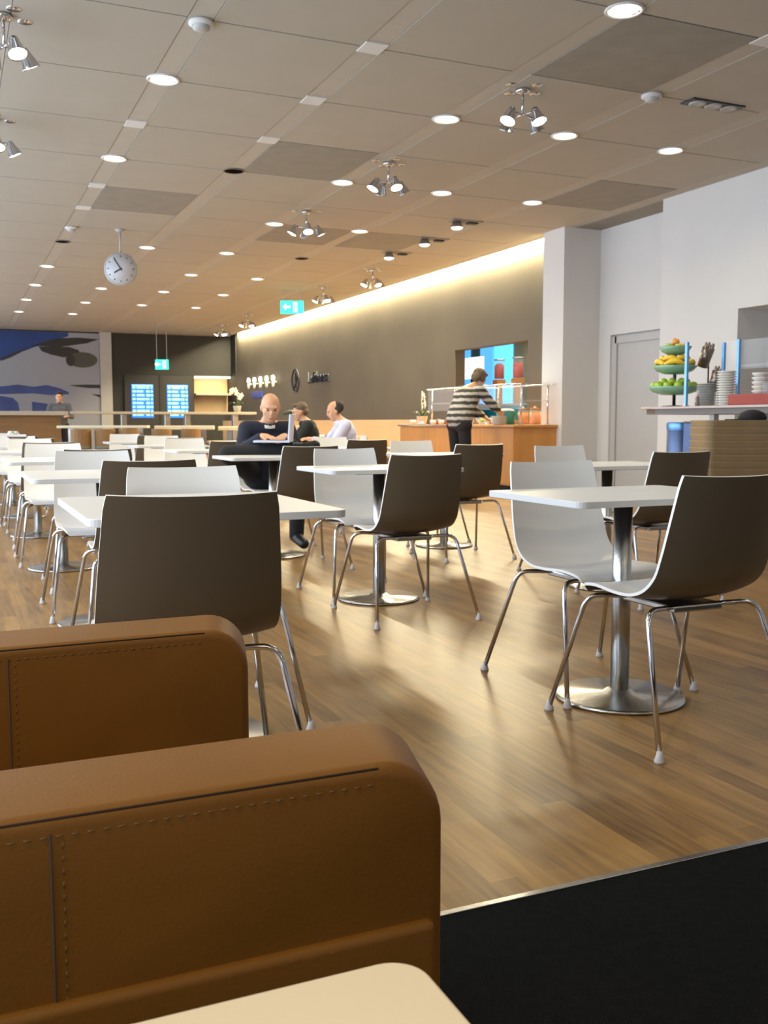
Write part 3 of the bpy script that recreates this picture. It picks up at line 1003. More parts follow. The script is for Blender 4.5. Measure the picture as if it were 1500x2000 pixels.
# behind the hatch: lit panel and juice dispensers on a kitchen sideboard
kb = thing('kitchen_sideboard', 'low sideboard in the kitchen seen through the hatch', 'sideboard', (9.3, 15.4, 0))
MB().box((-.3, -2.2, 0), (.3, 2.6, 1.30), .005).build('cabinet', M_teal, kb)
MB().box((-.32, -2.22, 1.30), (.32, 2.62, 1.34), .003).build('top', M_bartop, kb)
ls2 = thing('lit_menu_panel', 'bright white lit panel behind the standing person in the hatch', 'panel', (9.15, 16.53, 1.34))
MB().box((-.03, -.38, .50), (.03, .38, .90), .005).build('panel', M_whitelit, ls2)
MB().box((-.08, -.30, 0), (.08, .30, .02), .003).box((-.02, -.04, .0), (.02, .04, .52)).build('stand', M_black, ls2)
jd = thing('juice_dispenser', '', 'dispenser')
MB().lathe([(0, .45), (.10, .45), (.10, .80), (.09, .80), (.09, .465), (0, .465)], 20).build('tank', M_glass, jd)
MB().lathe([(0, .468), (.088, .468), (.088, .70), (.05, .74), (0, .75)], 20).build('juice', M_juice, jd)
MB().lathe([(0, .80), (.105, .80), (.105, .82), (0, .83)], 20).build('lid', M_chrome, jd)
MB().box((-.09, -.09, .36), (.09, .09, .45), .008).box((-.05, -.05, 0), (.05, .05, .37), .008).build('base', M_orange, jd)
used = [False]
for y_, t in ((15.71, 'tall red drink dispenser seen through the hatch, left of the two'), (15.06, 'tall red drink dispenser at the right edge of the hatch')):
    instance(jd, used, t, (9.25, y_, 1.34), 0, 'red drink dispensers')
area_light('kitchen_light', (9.6, 14.6, 2.68), (0, 0, 0), 1.5, 4, 45, (1, .95, .8))

# ================================================================== FRUIT COUNTER (right)
FX = 6.50
FZ = 1.165
fc = thing('fruit_counter', 'tall serving counter with stone top and fruit stand at the right edge', 'counter', (FX, 5.2, 0))
MB().prism([(-.02, 0), (.95, 0), (.95, 3.10), (.10, 3.10), (-.02, 2.80)], FZ - .022, FZ, 'Z', bevel=.003).build('stone_top', M_fruittop, fc)
MB().prism([(.02, .02), (.92, .02), (.92, 3.04), (.12, 3.04), (.02, 2.78)], FZ - .075, FZ - .022, 'Z').build('top_edge', M_fruitedge, fc)
for x_, y_ in ((.12, 2.05), (.82, 2.05), (.12, .2), (.82, .2)):
    MB().box((x_ - .03, y_ - .03, 0), (x_ + .03, y_ + .03, FZ - .075)).build('leg', M_door, fc)
# bin under the counter
bi = thing('steel_bin', 'blue-grey cylindrical bin under the left end of the fruit counter', 'bin', (FX + .42, 8.05, 0))
MB().lathe([(0, 0), (.14, 0), (.145, .02), (.145, 1.0), (.14, 1.01), (.12, 1.01), (.12, .9), (0, .9)], 28).build('body', M_bin, bi)
MB().lathe([(.148, .93), (.150, .95), (.150, 1.0), (.146, 1.012)], 28).build('rim', M_bluesteel, bi)
bx = thing('dark_cabinet', 'narrow dark cabinet beside the blue-grey bin under the fruit counter', 'cabinet', (FX + .48, 7.72, 0))
MB().box((-.2, -.14, 0), (.2, .14, 1.02), .006).build('body', M_fruitedge, bx)
MB().box((-.215, -.12, .1), (-.20, .12, 1.0), .004).build('door', M_bin, bx)

# fruit stand
FSX, FSY = FX + .28, 8.01
st = thing('fruit_stand', 'three-tier green bowl stand full of fruit on the tall counter', 'fruit stand', (FSX, FSY, FZ))
MB().lathe([(0, 0), (.13, 0), (.13, .012), (.03, .02), (0, .02)], 24).build('foot', M_fruitedge, st)
MB().tube([(0, 0, .01), (0, 0, .57)], .017, 10).build('stem', M_black, st)
tiers = [(.27, .12), (.225, .33), (.165, .525)]
for r_, z_ in tiers:
    MB().lathe([(0, z_), (r_ * .45, z_ + .004), (r_ * .8, z_ + .035), (r_, z_ + .085), (r_ - .004, z_ + .088), (r_ * .78, z_ + .043), (r_ * .45, z_ + .012), (0, z_ + .010)], 32).build('bowl', M_bowl, st)
# posts of the counter guard
for k, (x_, y_, h_, lb) in enumerate(((FX + .06, 7.58, .62, 'blue steel post in front of the fruit stand'), (FX + .52, 7.58, .63, 'blue steel post behind the tall plate stack'), (FX + .52, 7.38, .65, 'blue steel post right of the plate stacks'))):
    p_ = thing('guard_post', lb, 'post', (x_, y_, FZ), 0, 'blue steel posts')
    MB().box((-.014, -.016, 0), (.014, .016, h_), .003).build('post', M_bluesteel, p_)
    MB().lathe([(0, 0), (.035, 0), (.035, .012), (0, .014)], 16).build('foot', M_chrome, p_)
fg = tag(MB().box((FX + .54, 5.5, FZ + .36), (FX + .555, 7.62, FZ + .64), .002).build('guard_glass', M_glass), 'clear glass guard panel over the plate stacks on the tall counter', 'glass panel')


def add_apple(label, grp, p, r, m, proto={}):
    k = (m.name, round(r, 3))
    if k not in proto:
        o_ = thing('apple' if m is not M_apple_r else 'orange', label, 'fruit')
        MB().lathe([(0, -.80 * r), (.35 * r, -.92 * r), (.75 * r, -.70 * r), (1.0 * r, -.10 * r), (.93 * r, .45 * r), (.62 * r, .82 * r), (.25 * r, .86 * r), (0, .70 * r)], 16).build('flesh', m, o_)
        MB().tube([(0, 0, .65 * r), (.08 * r, 0, 1.1 * r)], .0025, 5).build('stem', M_stem, o_)
        proto[k] = o_
    else:
        o_ = copy_tree(proto[k])
        o_['label'] = label
    o_['group'] = grp
    o_.location = p
    o_.rotation_euler = (random.uniform(-.5, .5), random.uniform(-.5, .5), random.uniform(0, 6))
    return o_


z_ = FZ + tiers[0][1]
G = 'green apples in the lowest bowl'
for k in range(12):
    a = R(30 * k)
    add_apple('green apple in the outer ring of the lowest fruit bowl', G, (FSX + .195 * math.cos(a), FSY + .195 * math.sin(a), z_ + .093), .044, M_apple)
for k in range(7):
    a = R(51.4 * k + 10)
    add_apple('green apple in the upper ring of the lowest fruit bowl', 'upper green apples in the lowest bowl', (FSX + .115 * math.cos(a), FSY + .115 * math.sin(a), z_ + .128), .044, M_apple)
# bananas in the middle bowl
bz = FZ + tiers[1][1]


def banana_mesh(mb, r_arc, a0, a1, base, tiltz, rad=.017):
    pts = []
    rr = []
    for t in range(9):
        f = t / 8
        a = a0 + (a1 - a0) * f
        pts.append((base[0] + r_arc * math.cos(a), base[1] + r_arc * math.sin(a), base[2] + tiltz * math.sin(math.pi * f)))
        rr.append(rad * (.35 + .65 * math.sin(math.pi * min(max(f, .08), .92)) ** .5))
    mb.tube(pts, rr, 8)


for k in range(11):
    mb = MB()
    a = R(32.7 * k)
    lay = k % 2
    r_ = .180 - .055 * lay
    banana_mesh(mb, r_, a, a + R(64 + 22 * lay), (0, 0, .098 + .040 * lay), .030, .028)
    b_ = thing('banana', 'yellow banana lying on %s of the middle fruit bowl' % ('the rim' if lay == 0 else 'the top'), 'fruit', (FSX, FSY, bz), 0, 'bananas on the %s of the middle bowl' % ('rim' if lay == 0 else 'top'))
    mb.build('peel', M_banana, b_)
    e = (r_ * math.cos(a), r_ * math.sin(a), .098 + .040 * lay)
    MB().ell(e, (.008, .008, .008), u=8, v=6).build('stem', M_stem, b_)
# mixed fruit in the top bowl
tz = FZ + tiers[2][1]
for k, (x_, y_, h_, m, lb) in enumerate(((-.09, .0, .078, M_apple, 'green apple at the left of the top fruit bowl'), (.09, -.03, .078, M_apple, 'green apple at the right of the top fruit bowl'),
                                         (.0, .09, .078, M_pear, 'yellow-green fruit at the back of the top fruit bowl'), (-.03, -.09, .076, M_pear, 'yellow-green fruit at the front left of the top bowl'),
                                         (.04, -.085, .080, M_apple_r, 'orange fruit at the front of the top fruit bowl'), (.0, .0, .130, M_apple_r, 'orange fruit crowning the top fruit bowl'))):
    add_apple(lb, 'fruit in the top bowl', (FSX + x_, FSY + y_, tz + h_), .042, m)

# slanted cutlery holders right of the stand
for k, (x_, y_, zz_, lb) in enumerate(((FX + .62, 7.99, .42, 'upper slanted metal cutlery holder beside the fruit stand'), (FX + .62, 7.84, .17, 'lower slanted metal cutlery holder beside the fruit stand'))):
    h_ = thing('cutlery_holder', lb, 'cutlery holder', (x_, y_, FZ), 0, 'cutlery holders')
    tilt = Matrix.Translation((0, 0, zz_)) @ Matrix.Rotation(R(25), 4, 'X')
    c_ = MB().lathe([(0, .0), (.055, .0), (.062, .20), (.056, .20), (.05, .01), (0, .01)], 18, mtx=tilt).build('cup', M_cutlery, h_)
    mb = MB()
    for q in range(6):
        a = q * 1.05
        mb.tube([(.03 * math.cos(a), .03 * math.sin(a), .03), (.042 * math.cos(a), .042 * math.sin(a), .25)], [.006, .010], 6, mtx=tilt)
    mb.build('handles', M_cutlery, h_)
    MB().tube([(.08, .0, 0), (.08, .0, zz_ + .06), (.045, -.02, zz_ + .08)], .008, 8).lathe([(0, 0), (.04, 0), (.04, .01), (0, .012)], 14, mtx=Matrix.Translation((.08, .0, 0))).build('bracket', M_black, h_)

# stacks of plates and bowls
def pile(label, loc, r_, n_, dz, m, grp):
    s_ = thing('plate_stack', label, 'plates', loc, 0, grp)
    for k in range(n_):
        MB().lathe([(0, 0), (r_ * .6, 0), (r_, dz * .75), (r_, dz * .95), (r_ * .96, dz * .98), (r_ * .58, dz * .35), (0, dz * .35)], 28, mtx=Matrix.Translation((0, 0, k * dz))).build('plate', m, s_)
    return s_


pile('stack of grey-white plates right of the fruit stand', (FX + .30, 7.56, FZ), .100, 14, .016, M_china_g, 'plate stacks')
pile('tall stack of white bowls in the middle of the tall counter', (FX + .26, 7.25, FZ), .092, 14, .0235, M_china, 'plate stacks')
pile('short stack of white bowls before the niche', (FX + .34, 6.90, FZ + .10), .08, 5, .04, M_china, 'plate stacks')
rd = tag(MB().box((FX + .06, 5.4, FZ), (FX + .50, 7.02, FZ + .10), .012).build('red_box', M_red), 'long red box under the small bowls on the tall counter', 'box')
pep = thing('pepper_mill', 'small dark mill standing between the fruit stand and grey plates', 'mill', (FX + .08, 7.50 - .06, FZ))
MB().lathe([(0, 0), (.022, 0), (.024, .03), (.016, .05), (.02, .075), (.012, .095), (0, .098)], 16).build('body', M_fruitedge, pep)
MB().lathe([(0, .098), (.012, .10), (.010, .115), (0, .118)], 12).build('knob', M_chrome, pep)
for k, (y_, lb) in enumerate(((6.74, 'small glass tumbler behind the red box, left one'), (6.58, 'small glass tumbler above the red box, right one'))):
    g_ = tag(MB().lathe([(0, 0), (.03, 0), (.035, .10), (.031, .10), (.027, .008), (0, .008)], 18, mtx=Matrix.Translation((FX + .25, y_, FZ + .10))).build('glass_tumbler', M_glass_guard), lb, 'glass', 'tumblers on the red box')

# stack of brown trays on a trolley
TX, TY = 5.36, 5.62
tt = thing('tray_trolley', 'low steel trolley carrying the stack of brown trays', 'trolley', (TX, TY, 0), R(-24))
MB().box((-.30, -.22, .344), (.30, .22, .374), .006).build('shelf', M_steel, tt)
for sx in (-1, 1):
    for sy in (-1, 1):
        l_ = MB().tube([(sx * .27, sy * .19, .07), (sx * .27, sy * .19, .35)], .012, 8).build('leg', M_steel, tt)
        MB().lathe([(0, -.015), (.035, -.015), (.035, .015), (0, .015)], 16, mtx=Matrix.Translation((sx * .27, sy * .19, .036)) @ Matrix.Rotation(R(90), 4, 'X')).build('wheel', M_black, l_)
tp = None
TN = 13
TZ0 = .375
for k in range(TN):
    if tp is None:
        mb = MB()
        # tray: flat bottom with flared rim
        lo_, hi_ = rrect(-.29, -.21, .29, .21, .05), rrect(-.305, -.225, .305, .225, .06)
        inn = rrect(-.295, -.215, .295, .215, .055)
        ilo = rrect(-.28, -.20, .28, .20, .045)
        bm = mb.bm
        rings_ = [[bm.verts.new((p[0], p[1], z)) for p in ring] for ring, z in ((lo_, 0), (hi_, .044), (hi_, .050), (inn, .050), (ilo, .008))]
        for a, b in zip(rings_[:-1], rings_[1:]):
            n = len(a)
            for q in range(n):
                bm.faces.new((a[q], a[(q + 1) % n], b[(q + 1) % n], b[q]))
        bm.faces.new(rings_[0][::-1])
        bm.faces.new(rings_[-1])
        bmesh.ops.recalc_face_normals(bm, faces=bm.faces)
        tp = mb.build('serving_tray', M_tray)
        o_ = tp
    else:
        o_ = tp.copy()
        COL.objects.link(o_)
    nm = ['bottom', 'second', 'third', 'fourth', 'fifth', 'sixth', 'seventh', 'eighth', 'ninth', 'tenth', 'eleventh', 'twelfth', 'top'][k]
    tag(o_, 'brown serving tray, %s' % ('bottom one of the stack at the right edge' if k == 0 else ('topmost of the stack at the right edge' if k == TN - 1 else nm + ' from the bottom of the stack at right')), 'tray', 'stacked brown trays')
    o_.location = (TX + random.uniform(-.004, .004), TY + random.uniform(-.004, .004), TZ0 + k * .0501)
    o_.rotation_euler = (0, 0, R(-24 + random.uniform(-.7, .7)))
cl_ = thing('black_cap', 'black cap lying on the tray stack at the right edge', 'cap', (TX + .12, TY - .02, TZ0 + TN * .0501))
MB().lathe([(.10, 0), (.105, .02), (.085, .055), (.04, .075), (0, .08)], 20).build('crown', M_blackcloth, cl_)
MB().prism([(.06, -.09), (.17, -.06), (.20, 0), (.17, .06), (.06, .09)], 0, .008, 'Z', mtx=Matrix.Rotation(R(150), 4, 'Z')).build('peak', M_blackcloth, cl_)

# ================================================================== TABLES
def make_table(w, d, name='cafe_table'):
    t = thing(name, '', 'table')
    zt = .757
    mb = MB().prism(rrect(-w / 2, -d / 2, w / 2, d / 2, .035), zt - .022, zt, 'Z', bevel=.002)
    for f in mb.bm.faces:
        if abs(f.normal.z) < .5:
            f.material_index = 1
    mb.build('tabletop', [M_white_top, M_edge], t)
    MB().box((-.20, -.16, zt - .032), (.20, .16, zt - .0225), .002).build('mounting_plate', M_black, t)
    MB().tube([(0, 0, .012), (0, 0, zt - .032)], .034, 24).build('column', M_steel, t)
    MB().lathe([(0, .002), (.232, .002), (.235, .005), (.235, .010), (.225, .016), (.06, .022), (.045, .035), (0, .035)], 48).build('base_plate', M_steel, t)
    return t


tab_s = make_table(.80, .60)
tab_l = make_table(.73, .84)
us, ul_ = [False], [False]
TABG = 'white square tables'
# columns: left x=.70, middle x=2.22, right x=3.68
ROWS = {'left': (.685, [3.05, 5.02, 7.08, 9.20, 11.15, 12.95, 14.9]),
        'middle': (2.22, [2.88, 5.10, 7.10, 9.0, 11.0, 13.0]),
        'right': (3.68, [4.94, 7.11, 9.2])}
LABT = {'left': 'left-hand', 'middle': 'middle', 'right': 'right-hand'}
for c, (x_, ys) in ROWS.items():
    for n_, y_ in enumerate(ys):
        big = c == 'left'
        instance(tab_l if big else tab_s, ul_ if big else us,
                 'white square pedestal table, %s to us in the %s row of tables' % ('nearest' if n_ == 0 else ORD[n_] + ' nearest', LABT[c]),
                 (x_, y_, 0), 0, TABG)


# ================================================================== SHELL CHAIRS
def catmull(P, n):
    out = []
    Q = [P[0]] + P + [P[-1]]
    for i in range(1, len(Q) - 2):
        p0, p1, p2, p3 = (Vector(q) for q in Q[i - 1:i + 3])
        for k in range(n):
            t = k / n
            out.append(.5 * ((2 * p1) + (-p0 + p2) * t + (2 * p0 - 5 * p1 + 4 * p2 - p3) * t * t + (-p0 + 3 * p1 - 3 * p2 + p3) * t ** 3))
    out.append(Vector(P[-1]))
    return out


def make_chair():
    t = thing('shell_chair', '', 'chair')
    # profile: (y, z, half width, edge lift / forward wrap)
    prof = [(.235, .432, .185, .0), (.222, .455, .20, .004), (.14, .460, .213, .010), (.03, .448, .220, .016), (-.06, .447, .222, .022),
            (-.135, .468, .222, .030), (-.192, .518, .220, .036), (-.222, .590, .217, .038), (-.241, .67, .212, .036), (-.258, .76, .205, .032), (-.275, .848, .198, .028)]
    P = catmull([p for p in [(a, b, 0) for a, b, _, _ in prof]], 4)
    Wd = catmull([(c, d, 0) for _, _, c, d in prof], 4)
    NC = 13
    ns = len(P)
    nor = []
    for i in range(ns):
        tg = (P[min(i + 1, ns - 1)] - P[max(i - 1, 0)]).normalized()
        nor.append(Vector((tg.y, -tg.x, 0)))   # towards the sitter: up on the seat, forward on the back
    # the sitter side must look up (seat) / +y (back)
    grid_i, grid_o = [], []
    for i in range(ns):
        n2 = nor[i]
        if i == 0:
            n2 = nor[1]
        sy, sz = n2.x, n2.y
        if sz < 0 and i < ns // 3:
            sy, sz = -sy, -sz
        if i > ns * 2 // 3 and sy < 0:
            sy, sz = -sy, -sz
        ri, ro = [], []
        for k in range(NC):
            u = -1 + 2 * k / (NC - 1)
            w = Wd[i].x
            lift = Wd[i].y * (abs(u) ** 2.2)
            x = u * w
            if i >= ns - 2:      # slightly eased top corners
                x *= (1 - .012 * (i - ns + 3))
            ri.append(Vector((x, P[i].x + sy * lift, P[i].y + sz * lift)))
            ro.append(Vector((x * 1.0, P[i].x + sy * (lift - .010), P[i].y + sz * (lift - .010))))
        grid_i.append(ri)
        grid_o.append(ro)
    mb = MB()
    bm = mb.bm
    A = [[bm.verts.new(v) for v in r] for r in grid_i]
    B = [[bm.verts.new(v) for v in r] for r in grid_o]
    for i in range(ns - 1):
        for k in range(NC - 1):
            bm.faces.new((A[i][k], A[i][k + 1], A[i + 1][k + 1], A[i + 1][k]))
        for k in (0, NC - 1):
            bm.faces.new((A[i][k], A[i + 1][k], B[i + 1][k], B[i][k]))
    for k in range(NC - 1):
        bm.faces.new((A[0][k], A[0][k + 1], B[0][k + 1], B[0][k]))
        bm.faces.new((A[-1][k], A[-1][k + 1], B[-1][k + 1], B[-1][k]))
    bmesh.ops.recalc_face_normals(bm, faces=bm.faces)
    inner = mb.build('inner_shell', M_shell_w, t, 50)
    inner['label'] = 'white inner face of the seat shell'
    mb = MB()
    bm = mb.bm
    B = [[bm.verts.new(v - (a - v) * .06) for v, a in zip(r, ra)] for r, ra in zip(grid_o, grid_i)]
    for i in range(ns - 1):
        for k in range(NC - 1):
            bm.faces.new((B[i][k], B[i + 1][k], B[i + 1][k + 1], B[i][k + 1]))
    bmesh.ops.recalc_face_normals(bm, faces=bm.faces)
    outer = mb.build('outer_shell', M_shell_t, t, 'all')
    outer['label'] = 'taupe outer face of the seat shell'
    # under-seat frame and four bent tube legs
    mb = MB()
    mb.box((-.10, -.12, .405), (.10, .14, .428), .006)
    mb.build('seat_bracket', M_steel, t)
    for sx in (-1, 1):
        for sy in (-1, 1):
            y_top = .155 if sy > 0 else -.125
            ft = Vector((sx * .285, .30 if sy > 0 else -.29, .012))
            el = Vector((sx * .222, y_top * 1.12, .428))
            p0 = Vector((sx * .05, y_top * .75, .420))
            p1 = el + (p0 - el).normalized() * .05
            dn = (ft - el).normalized()
            pts = [p0, p1]
            for q in range(1, 6):
                f = q / 6
                a_, b_, c_ = p1, el, el + dn * .05
                pts.append(a_ * (1 - f) ** 2 + b_ * 2 * f * (1 - f) + c_ * f * f)
            pts += [el + dn * .05, ft]
            lg_ = MB().tube(pts, .0088, 10).build('leg', M_chrome, t)
            MB().lathe([(0, .0), (.016, .0), (.017, .006), (.011, .022), (.0095, .034), (0, .036)], 12, mtx=Matrix.Translation((ft.x, ft.y, 0))).build('glide', M_glide, lg_)
    return t


ch = make_chair()
chu = [False]
CH_T, CH_W = 'taupe-backed chairs on the near side of tables', 'white chairs on the far side of tables'


def chair(label, x_, y_, rz, grp):
    c_ = instance(ch, chu, label, (x_, y_, 0), R(rz), grp)
    c_.scale = (1, 1, 1)
    return c_


FAR = {('middle', 2): None}
# (column, row) -> near chair (x, y, rz), far chair (x, y, rz)
near_pos = {('left', 0): (.55, 2.60, -4), ('left', 1): (.77, 4.46, 0), ('left', 2): (.80, 6.30, 0),
            ('middle', 0): (2.18, 2.55, 0), ('middle', 1): (2.16, 4.62, 0), ('middle', 2): (2.22, 6.50, 0),
            ('right', 0): (3.66, 4.50, 0), ('right', 1): (3.52, 6.50, 0), ('right', 2): (3.52, 8.60, 0)}
far_pos = {('left', 0): (.76, 3.26, 180), ('left', 1): (.72, 5.42, 180), ('left', 2): (.70, 7.50, 180),
           ('middle', 0): (2.25, 3.14, 180), ('middle', 1): (2.20, 5.33, 180),
           ('right', 0): (3.82, 5.42, 180), ('right', 1): (3.68, 7.50, 180)}
for c, (x_, ys) in ROWS.items():
    for n_, y_ in enumerate(ys):
        nm = '%s %s table' % ('nearest' if n_ == 0 else ORD[n_] + ' nearest', LABT[c])
        big = .42 if c == 'left' else .30
        p = near_pos.get((c, n_), (x_ + random.uniform(-.08, .08), y_ - big - .22, random.uniform(-4, 4)))
        q_ = chair('taupe-backed shell chair, back to us, at the ' + nm, p[0], p[1], p[2], CH_T)
        if (c, n_) == ('left', 0):
            near_chair = q_
        if (c, n_) == ('middle', 2):
            continue
        p = far_pos.get((c, n_), (x_ + random.uniform(-.08, .08), y_ + big + .20, 180 + random.uniform(-4, 4)))
        chair('white shell chair facing us across the ' + nm, p[0], p[1], p[2], CH_W)

near_chair.scale = (1.06, 1, .985)

# ================================================================== PEOPLE
def head(mb, c, tilt, turn, s=1.0):
    """skull, jaw, nose, ears, neck-ready; face looks along +y before tilt/turn"""
    Mx = Matrix.Translation(c) @ Matrix.Rotation(turn, 4, 'Z') @ Matrix.Rotation(-tilt, 4, 'X') @ Matrix.Scale(s, 4)

    def e(p, r_, rot=(0, 0, 0)):
        g = bmesh.ops.create_uvsphere(mb.bm, u_segments=16, v_segments=12, radius=1)
        bmesh.ops.transform(mb.bm, matrix=Mx @ Matrix.Translation(p) @ Euler(rot).to_matrix().to_4x4() @ Matrix.Diagonal((*r_, 1)), verts=g['verts'])
    e((0, -.012, .025), (.074, .094, .084))
    e((0, .026, -.035), (.064, .066, .085))
    e((0, .052, -.092), (.040, .034, .026))
    e((0, .094, -.018), (.013, .020, .026), (.35, 0, 0))
    e((0, .082, .022), (.050, .016, .012))
    e((0, .086, -.058), (.024, .012, .009))
    e((0, .084, -.070), (.022, .011, .007))
    for sx in (-1, 1):
        e((sx * .074, -.008, -.012), (.010, .020, .031))
        e((sx * .042, .054, -.024), (.024, .022, .024))
        e((sx * .030, .070, .002), (.016, .012, .010))
    return Mx


def hand(mb, wrist, d, palm_n, s=1.0, curl=.6):
    """palm, four fingers and a thumb; d = direction of fingers, palm_n = palm normal"""
    d = Vector(d).normalized()
    nn = Vector(palm_n)
    nn = (nn - d * nn.dot(d)).normalized()
    sd_ = d.cross(nn)
    w = Vector(wrist)
    mb.cap(w, w + d * .045 * s, .026 * s, .028 * s)
    for off in (-.022, 0, .022):
        mb.cap(w + d * .03 * s + sd_ * off * s, w + d * .085 * s + sd_ * off * s, .016 * s, .014 * s)
    for i, (off, ln) in enumerate(((-.031, .066), (-.011, .078), (.010, .074), (.030, .058))):
        b = w + d * .088 * s + sd_ * off * s
        d2 = (d * math.cos(curl * .5) + nn * math.sin(curl * .5)).normalized()
        d3 = (d * math.cos(curl * 1.3) + nn * math.sin(curl * 1.3)).normalized()
        m_ = b + d2 * ln * .5 * s
        mb.cap(b, m_, .0098 * s, .009 * s)
        mb.cap(m_, m_ + d3 * ln * .5 * s, .009 * s, .0075 * s)
    tb_ = w + d * .03 * s - sd_ * .028 * s
    t1 = tb_ + (d * .7 - sd_ * .7).normalized() * .035 * s + nn * .008 * s
    mb.cap(tb_, t1, .013 * s, .011 * s)
    mb.cap(t1, t1 + (d * .85 + nn * .4).normalized() * .03 * s, .011 * s, .009 * s)


def eyes(parent, Mx):
    for nm_, c_, r_, m_ in (('mouth', (0, .0935, -.064), (.022, .004, .0035), M_lips), ('eyebrow', (.031, .0885, .020), (.019, .005, .004), M_hair), ('eyebrow', (-.031, .0885, .020), (.019, .005, .004), M_hair)):
        mb = MB().ell(c_, r_, u=12, v=8)
        bmesh.ops.transform(mb.bm, matrix=Mx, verts=mb.bm.verts)
        mb.build(nm_, m_, parent)
    for sx in (-1, 1):
        mb = MB()
        mb.ell((0, 0, 0), (.011, .006, .006), u=10, v=8)
        bmesh.ops.transform(mb.bm, matrix=Mx @ Matrix.Translation((sx * .030, .083, .002)), verts=mb.bm.verts)
        mb.build('eye', M_hair_dk, parent)


def make_person(label, loc, rz, J, skin, top_m, leg_m, hair=None, tilt=0, turn=0, name='person', hands_dir=None, shoe_m=None, sleeves=True, grow=1.0):
    p = thing(name, label, 'person', loc, rz)
    g = grow
    V = {k: Vector(v) for k, v in J.items()}
    b = MB()
    Mx = head(b, V['head'], tilt, turn)
    b.cap(V['neck'] - Vector((0, 0, .02)), V['head'] + Vector((0, -.01, -.05)), .056, .052)
    b.cap(V['chest'] + Vector((-.07, 0, .02)), V['chest'] + Vector((.07, 0, .02)), .105, .105)
    b.cap(V['chest'], V['pelvis'], .12, .12)
    b.cap(V['chest'] + Vector((0, 0, .10)), V['neck'], .09, .058)
    for s in 'LR':
        b.cap(V['sh' + s], V['neck'] - Vector((0, 0, .04)), .055, .055)
        b.cap(V['sh' + s], V['el' + s], .050, .040)
        b.cap(V['el' + s], V['wr' + s], .039, .027)
        dv = hands_dir[s] if hands_dir else (V['wr' + s] - V['el' + s]).normalized()
        hand(b, V['wr' + s], dv, (0, 0, -1))
        b.cap(V['pelvis'], V['hip' + s], .11, .095)
        b.cap(V['hip' + s], V['kn' + s], .082, .056)
        b.cap(V['kn' + s], V['an' + s], .056, .038)
        b.cap(V['an' + s], V['toe' + s], .036, .026)
    body = voxel(b, 'body', skin, p, .008, 3)
    # top
    t = MB()
    t.cap(V['chest'] + Vector((-.075, 0, .02)), V['chest'] + Vector((.075, 0, .02)), .125 * g, .125 * g)
    t.cap(V['chest'] + Vector((-.03, 0, 0)), V['pelvis'] + Vector((-.03, 0, .04)), .140 * g, .150 * g)
    t.cap(V['chest'] + Vector((.03, 0, 0)), V['pelvis'] + Vector((.03, 0, .04)), .140 * g, .150 * g)
    t.cap(V['chest'] + Vector((0, 0, .08)), V['neck'] - Vector((0, 0, .045)), .11, .074)
    for s in 'LR':
        t.cap(V['sh' + s], V['neck'] - Vector((0, 0, .06)), .072 * g, .062)
        t.cap(V['sh' + s], V['el' + s], .070 * g, .058 * g)
        t.cap(V['el' + s], V['wr' + s] - (V['wr' + s] - V['el' + s]).normalized() * .03, .058 * g, .042 * g)
    voxel(t, 'top', top_m, p, .010, 5)
    # trousers
    t = MB()
    for s in 'LR':
        t.cap(V['pelvis'], V['hip' + s], .135, .118)
        t.cap(V['hip' + s], V['kn' + s], .100, .074)
        t.cap(V['kn' + s], V['an' + s] + (V['kn' + s] - V['an' + s]).normalized() * .03, .073, .060)
    voxel(t, 'trousers', leg_m, p, .010, 5)
    for s in 'LR':
        d = (V['toe' + s] - V['an' + s])
        sh = MB()
        sh.cap(V['an' + s] - d.normalized() * .03, V['toe' + s], .047, .042)
        sh.cap(V['an' + s] + Vector((0, 0, .02)), V['an' + s] + d * .4, .048, .045)
        voxel(sh, 'shoe', shoe_m or M_black, p, .008, 3)
    if hair:
        h = MB()
        for (c_, r_) in hair['parts']:
            h.ell(c_, r_)
        bmesh.ops.transform(h.bm, matrix=Mx, verts=h.bm.verts)
        voxel(h, 'hair', hair['mat'], p, .006, 2)
    eyes(p, Mx)
    return p, Mx


# bald man, legs crossed, laptop on his lap
facing = 180 - 24 + 22
J = dict(pelvis=(0, -.10, .56), chest=(0, -.10, .84), neck=(0, -.03, 1.02), head=(0.0, .05, 1.135),
         shL=(.175, -.06, .955), shR=(-.175, -.06, .955), elL=(.235, .03, .78), elR=(-.235, .04, .77), wrL=(.12, .24, .90), wrR=(-.06, .25, .90),
         hipL=(.09, -.08, .57), hipR=(-.09, -.08, .55), knR=(-.14, .36, .60), anR=(-.12, .36, .09), toeR=(-.14, .50, .055),
         knL=(.40, .22, .76), anL=(-.10, .38, .785), toeL=(-.26, .43, .83))
J = {k: Vector(v) for k, v in J.items()}
MAN = (2.40, 7.78, 0)
pm, MxB = make_person('bald person in dark navy sweater sitting with crossed legs and a laptop', MAN, R(facing), J, M_skin_b, M_navy, M_blackcloth, None, R(20), R(-8),
                      hands_dir={'L': (-.6, .8, -.1), 'R': (.5, .85, -.1)})
co = MB()
co.lathe([(.074, -.026), (.070, -.01), (.064, .0), (.060, .0), (.063, -.012), (.064, -.026)], 20, mtx=Matrix.Translation(J['neck'] + Vector((0, .01, -.012))) @ Matrix.Rotation(R(-20), 4, 'X'))
co.build('shirt_collar', M_petal, pm)
lgm = MB().box((.04, .085, .80), (.085, .092, .815)).build('chest_emblem', M_petal, pm)
lgm.location = (0, -.02, .07)
mh = chair('taupe and white shell chair under the bald person with the laptop', 2.42, 7.84, 180 + 0, 'chair under the bald person')
lp = thing('laptop', 'open silver laptop on the lap of the bald person, seen edge-on', 'laptop', (0, 0, 0))
